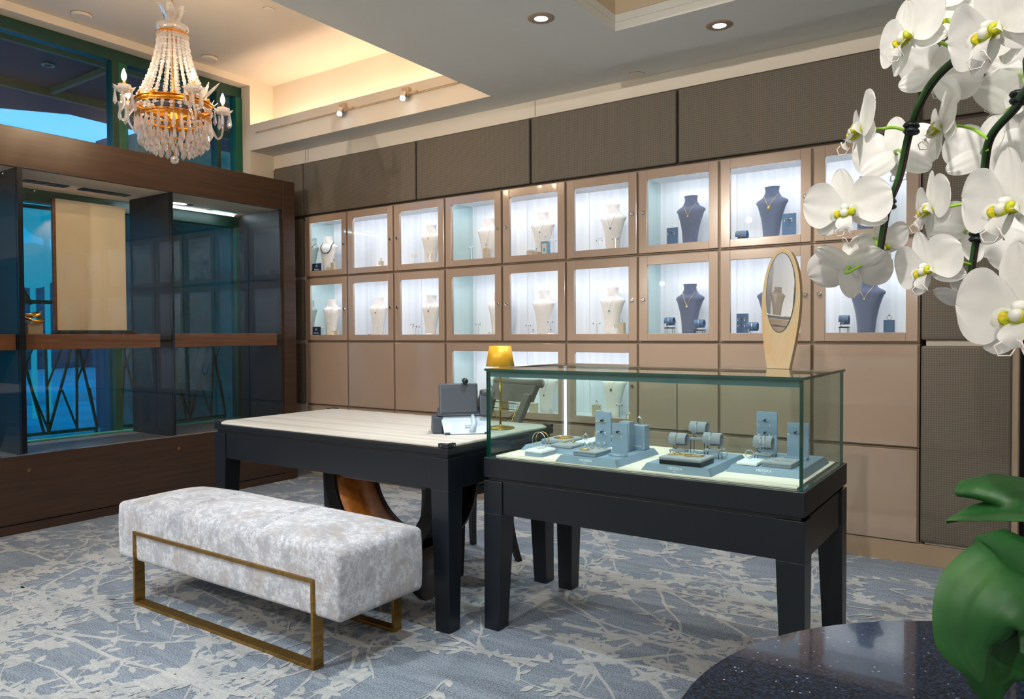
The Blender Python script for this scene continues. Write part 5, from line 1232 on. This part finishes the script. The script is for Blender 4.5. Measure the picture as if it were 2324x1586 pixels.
for r, z, L, n in tiers:
    for i in range(n):
        a = 2*PI*i/n+r*9
        if pr0 is None: pr0 = ch(base_p, 'crystal_prism', 'crystal'); o = pr0
        else: o = pr0.copy(); COL.objects.link(o); o.parent = t
        o.location = (r*math.cos(a), r*math.sin(a), z); o.scale = (1, 1, L/.1); o.rotation_euler = (0, 0, a)
    k = MB(); k.ring((0, 0, z+.003), r, .0022, 40, 5); ch(k, 'prism_ring', 'gilt', smooth=True)
ch(MB().sph((0, 0, .022), .024, 12, 8), 'ball_finial', 'crystal'); ch(MB().cyl((0, 0, .045), (0, 0, .12), .002, 6), 'finial_wire', 'gilt')
def arm(ang, R_=.325):
    wd = CR*math.cos(ang)+Vector((CF.x, CF.y, 0)).normalized()*math.sin(ang); ux, uy = wd.x, wd.y; n_ = math.hypot(ux, uy); ux, uy = ux/n_, uy/n_
    def P(r, z): return (ux*r, uy*r, z)
    pts = smooth_path([P(.20, .30), P(.235, .25), P(.27, .20), P(.30, .22), P(R_, .285), P(R_, .345)], 5)
    A = ch(MB().tube(pts, .0065, 8), 'arm', 'crystal', smooth=True)
    c = P(R_, 0)
    rs = []
    for r, z in ((.006, .345), (.03, .352), (.052, .372), (.056, .378), (.03, .360), (.006, .352)):
        rs.append([(c[0]+r*(1+.13*math.cos(8*2*PI*i/32))*math.cos(2*PI*i/32), c[1]+r*(1+.13*math.cos(8*2*PI*i/32))*math.sin(2*PI*i/32), z+(.006*math.cos(8*2*PI*i/32) if r > .04 else 0)) for i in range(32)])
    ch(MB().rings(rs), 'drip_pan', 'crystal', A, smooth=True)
    ch(MB().lathe([(0, .352), (.016, .352), (.028, .375), (.034, .392), (.030, .392), (.012, .37), (0, .37)], 16, (c[0], c[1], 0)), 'candle_cup', 'crystal', A, smooth=True)
    ch(MB().lathe([(0, .36), (.009, .36), (.009, .418), (0, .418)], 12, (c[0], c[1], 0)), 'candle_sleeve', 'gold', A, smooth=True)
    ch(MB().lathe([(0, .418), (.008, .42), (.0135, .435), (.013, .448), (.007, .468), (.002, .482), (0, .483)], 14, (c[0], c[1], 0)), 'candle_bulb', 'bulb', A, smooth=True)
    for i in range(5):
        a = 2*PI*i/5+.5; o = pr0.copy(); o.name = 'arm_prism'; COL.objects.link(o); o.parent = A; o.location = (c[0]+.046*math.cos(a), c[1]+.046*math.sin(a), .365-(.0 if i % 2 else .012)); o.scale = (.9, .9, .88)
    d = bpy.data.lights.new('candle_light', 'POINT'); d.energy = 5.5; d.color = (1, .76, .50); d.shadow_soft_size = .014
    l = bpy.data.objects.new('candle_light', d); COL.objects.link(l); l.location = (CHX+c[0], CHY+c[1], CZ+.505)
for a, q in ((-44, .27), (-134, .27), (52, .31), (160, .345)): arm(math.radians(a), q)
for a in (-20, 60, 150):   # standing glass leaves between the arms
    wd = CR*math.cos(math.radians(a))+Vector((CF.x, CF.y, 0)).normalized()*math.sin(math.radians(a))
    for dz in (-.25, .25):
        rs = []
        for j in range(9):
            f = j/8; r = .21+.085*f+dz*.1*f; z = .345+.09*f; w = .014*math.sin(PI*(.12+.85*f)); tx_, ty_ = -wd.y, wd.x
            rs.append([(wd.x*r+tx_*(w+dz*.06*f), wd.y*r+ty_*(w+dz*.06*f), z), (wd.x*(r-.004)+tx_*dz*.06*f, wd.y*(r-.004)+ty_*dz*.06*f, z), (wd.x*r-tx_*(w-dz*.06*f), wd.y*r-ty_*(w-dz*.06*f), z)])
        ch(MB().rings(rs), 'glass_leaf', 'crystal')
# ================================================================== CEILING FIXTURES
def downlight(p, lab):
    o = thing('recessed_downlight', lab, 'downlight', p, 0, 'recessed downlights in the dropped ceiling')
    MB().lathe([(.034, -.0045), (.062, -.004), (.068, -.0005), (.068, 0), (.030, 0), (.030, -.002)], 40, cap=False).build('trim_ring', 'carcass', o, smooth=True)
    MB().lathe([(0, -.0022), (.034, -.0022), (.034, -.001), (0, -.001)], 32).build('lens', 'downlight_lens', o)
DLP = [onz(1228, 41, TZ), onz(1633, 57, TZ)]
downlight((DLP[0].x, DLP[0].y, TZ-.0006), 'left of two round recessed downlights in the blue grey ceiling'); downlight((DLP[1].x, DLP[1].y, TZ-.0006), 'right of two round recessed downlights in the blue grey ceiling')
def disc(p, r, lab, nm='ceiling_speaker', h=.018):
    o = thing(nm, lab, 'ceiling fitting', p); MB().lathe([(0, -h), (r*.86, -h), (r, -h*.5), (r, 0), (0, 0)], 36).build('cover', 'white_paint', o, smooth=False)
    MB().lathe([(r*.98, -h*.25), (r*1.03, -h*.2), (r*1.03, 0), (r*.98, 0)], 36, cap=False).build('rim', 'carcass', o)
for (u, v), r, l, nm in (((185, 32), .066, 'white ceiling speaker left of the chandelier', 'ceiling_speaker'), ((475, 130), .062, 'white ceiling speaker right of the chandelier', 'ceiling_speaker'), ((610, 21), .04, 'small flat white sprinkler cover on the warm coffer ceiling', 'sprinkler_cover')):
    p = onz(u, v, ZR); disc((p.x, p.y, ZR-.0003), r, l, nm, .02 if r > .05 else .008)
p = onz(1446, 168, ZC); disc((p.x, p.y, ZC-.0003), .045, 'small round sprinkler cover by the back wall above the grey panels', 'sprinkler_cover', .008)
# picture rail track with two spot heads on the beam
t = thing('lighting_track', 'thin cream lighting track running along the beam under the cove', 'lighting track', (-4.3, OY1-.001, 2.965))
def zb(x): return 0
k = MB(); k.box(-1.26, 1.25, -.010, 0, -.007, -.001); k.box(-1.26, 1.25, -.006, 0, .003, .006); k.build('rail', 'track_white', t)
k = MB(); 
for x in (-1.22, -.9, -.2, .5, 1.0): k.cyl((x, -.0105, -.004), (x, -.013, -.004), .003, 8)
k.build('screws', 'dark_steel', t)
for u, v, l in ((785, 240, 'left spotlight head on the cream track below the cove'), (928, 204, 'right spotlight head on the cream track below the cove')):
    p = ony(u, v, OY1); o = thing('track_spotlight', l, 'spotlight', (p.x, OY1-.011, 2.97))
    MB().box(-.045, .02, -.022, -.0005, -.02, .045).build('housing', 'track_white', o, bev=.002); MB().box(.03, .10, -.018, -.0005, -.012, .004).build('adapter', 'track_white', o)
    MB().cyl((-.01, -.03, -.005), (-.002, -.055, -.045), .024, 20).build('lamp_head', 'chrome', o, smooth=False)
    MB().cyl((-.0019, -.0552, -.0453), (-.001, -.058, -.05), .019, 20).build('lens', 'spot_lens', o)
    spot((p.x, OY1-.075, 2.915), (p.x+.35, OY1-.4, 1.0), 30, (.85, .93, 1), 70, .5, .02)
# cove light strips (behind the beam and the coffer's right edge)
t = thing('cove_light', 'hidden warm light strip in the cove behind the beam', 'cove light', (-4.3, 4.25, 2.955))
MB().box(-1.3, 1.28, -.012, .012, 0, .012).box(-1.3, 1.28, -.004, .004, -.094, -.0005, 1).build('strip', ['cove_warm', 'track_white'], t)
t = thing('cove_light', 'hidden warm light strip along the right edge of the coffer', 'cove light', (-2.90, 2.4, 2.955))
MB().box(-.012, .012, -1.7, 1.7, 0, .012).box(-.004, .004, -1.7, 1.7, -.08, -.0005, 1).build('strip', ['cove_warm', 'track_white'], t)
# ================================================================== LIGHTS
CW = (.84, .94, 1.0); WW = (1.0, .84, .64)
for p in DLP: spot((p.x, p.y, TZ-.03), (p.x, p.y, 0), 60, (1, .97, .9), 100, .6, .03)
spot((-2.75, .15, 2.80), (-2.7, 1.8, .2), 140, CW, 54, .45, .04)
spot((-1.35, 2.25, 2.95), (-1.2, 2.3, 0), 88, CW, 80, .5, .03)
spot((-3.9, .7, 2.80), (-3.9, 1.1, 0), 75, CW, 85, .5, .05)
spot((-1.6, .5, 2.75), (-1.5, 1.3, 0), 45, CW, 85, .6, .06)
spot((.9, .1, 2.72), (.3, .8, 1.2), 26, (.95, .98, 1), 80, .6, .08)  # unseen spot without a fixture, added to brighten the orchid
spot((-.2, -1.0, 2.75), (-1.0, 4.2, 1.4), 170, (1, .93, .86), 80, .7, .035)  # this and the next: unseen spots added to fill the back wall, no fixtures
spot((-3.2, -1.6, 2.75), (-3.9, 4.0, 1.5), 215, (1, .90, .79), 85, .7, .035)
for y in (2.4, 2.78): spot((-5.46, y, 2.20), (-5.36, y, 1.2), 20, WW, 80, .6, .01)
for x, y, e in ((-1.0, -1.6, 36), (-4.3, -1.2, 38), (1.6, -.4, 26)):  # added fill points hung mid-room without fixtures, to brighten the whole room
    d = bpy.data.lights.new('fill_light', 'POINT'); d.energy = e; d.color = (1, .96, .9); d.shadow_soft_size = .03
    o = bpy.data.objects.new('fill_light', d); COL.objects.link(o); o.location = (x, y, 1.9)
# lit jewellery cabinet on the window wall beyond the frame (seen only in the mirror)
t = thing('tall_wall_cabinet', 'beige lit jewellery cabinet on the window wall, seen only in the oval mirror', 'cabinet', (-5.35, -.35, 0))
k = MB(); k.box(-.29, -.28, -.6, .6, .95, 2.72); k.box(-.28, 0, -.62, -.6, 0, 2.72); k.box(-.28, 0, .6, .62, 0, 2.72); k.box(-.28, 0, -.6, .6, 2.70, 2.72); k.box(-.28, 0, -.6, .6, 0, .95)
k.build('body', 'lacquer', t); MB().box(-.2799, -.278, -.59, .59, .951, 2.699).build('back_lining', 'silk_back', t); MB().box(-.03, -.015, -.58, .58, 2.68, 2.699).build('light_strip', 'led_dim', t)
k = MB(); [k.slabring((ya, ya+.598, za, za+.86), (ya+.06, ya+.538, za+.06, za+.8), .0005, .02) for ya in (-.6, .002) for za in (.955, 1.835)]
k.xf(Matrix(((0, 0, 1, 0), (1, 0, 0, 0), (0, 1, 0, 0), (0, 0, 0, 1)))); k.build('door', 'lacquer', t)
b = dup(BP['cream'], (-5.5, -.2, 1.955), PI/2, 'cream necklace bust inside the cabinet seen in the mirror'); b = dup(BP['cream'], (-5.5, -.78, 1.955), PI/2, 'second cream necklace bust inside the cabinet seen in the mirror')
MB().box(-.27, -.05, -.58, .58, 1.94, 1.9497).build('shelf', 'silk_back', t)
# ---- dusk sky
w = bpy.data.worlds.new('dusk'); S.world = w; w.use_nodes = True; nt = w.node_tree; nt.nodes.clear()
wo = nt.nodes.new('ShaderNodeOutputWorld'); bg = nt.nodes.new('ShaderNodeBackground'); nt.links.new(bg.outputs[0], wo.inputs[0])
tc = nt.nodes.new('ShaderNodeTexCoord'); sx = nt.nodes.new('ShaderNodeSeparateXYZ'); nt.links.new(tc.outputs['Generated'], sx.inputs[0])
rp = nt.nodes.new('ShaderNodeValToRGB'); nt.links.new(sx.outputs[2], rp.inputs[0])
e = rp.color_ramp.elements; e[0].position = 0; e[0].color = (.16, .42, .78, 1); e[1].position = .5; e[1].color = (.05, .22, .60, 1)
nt.links.new(rp.outputs[0], bg.inputs[0]); bg.inputs[1].default_value = 2.3
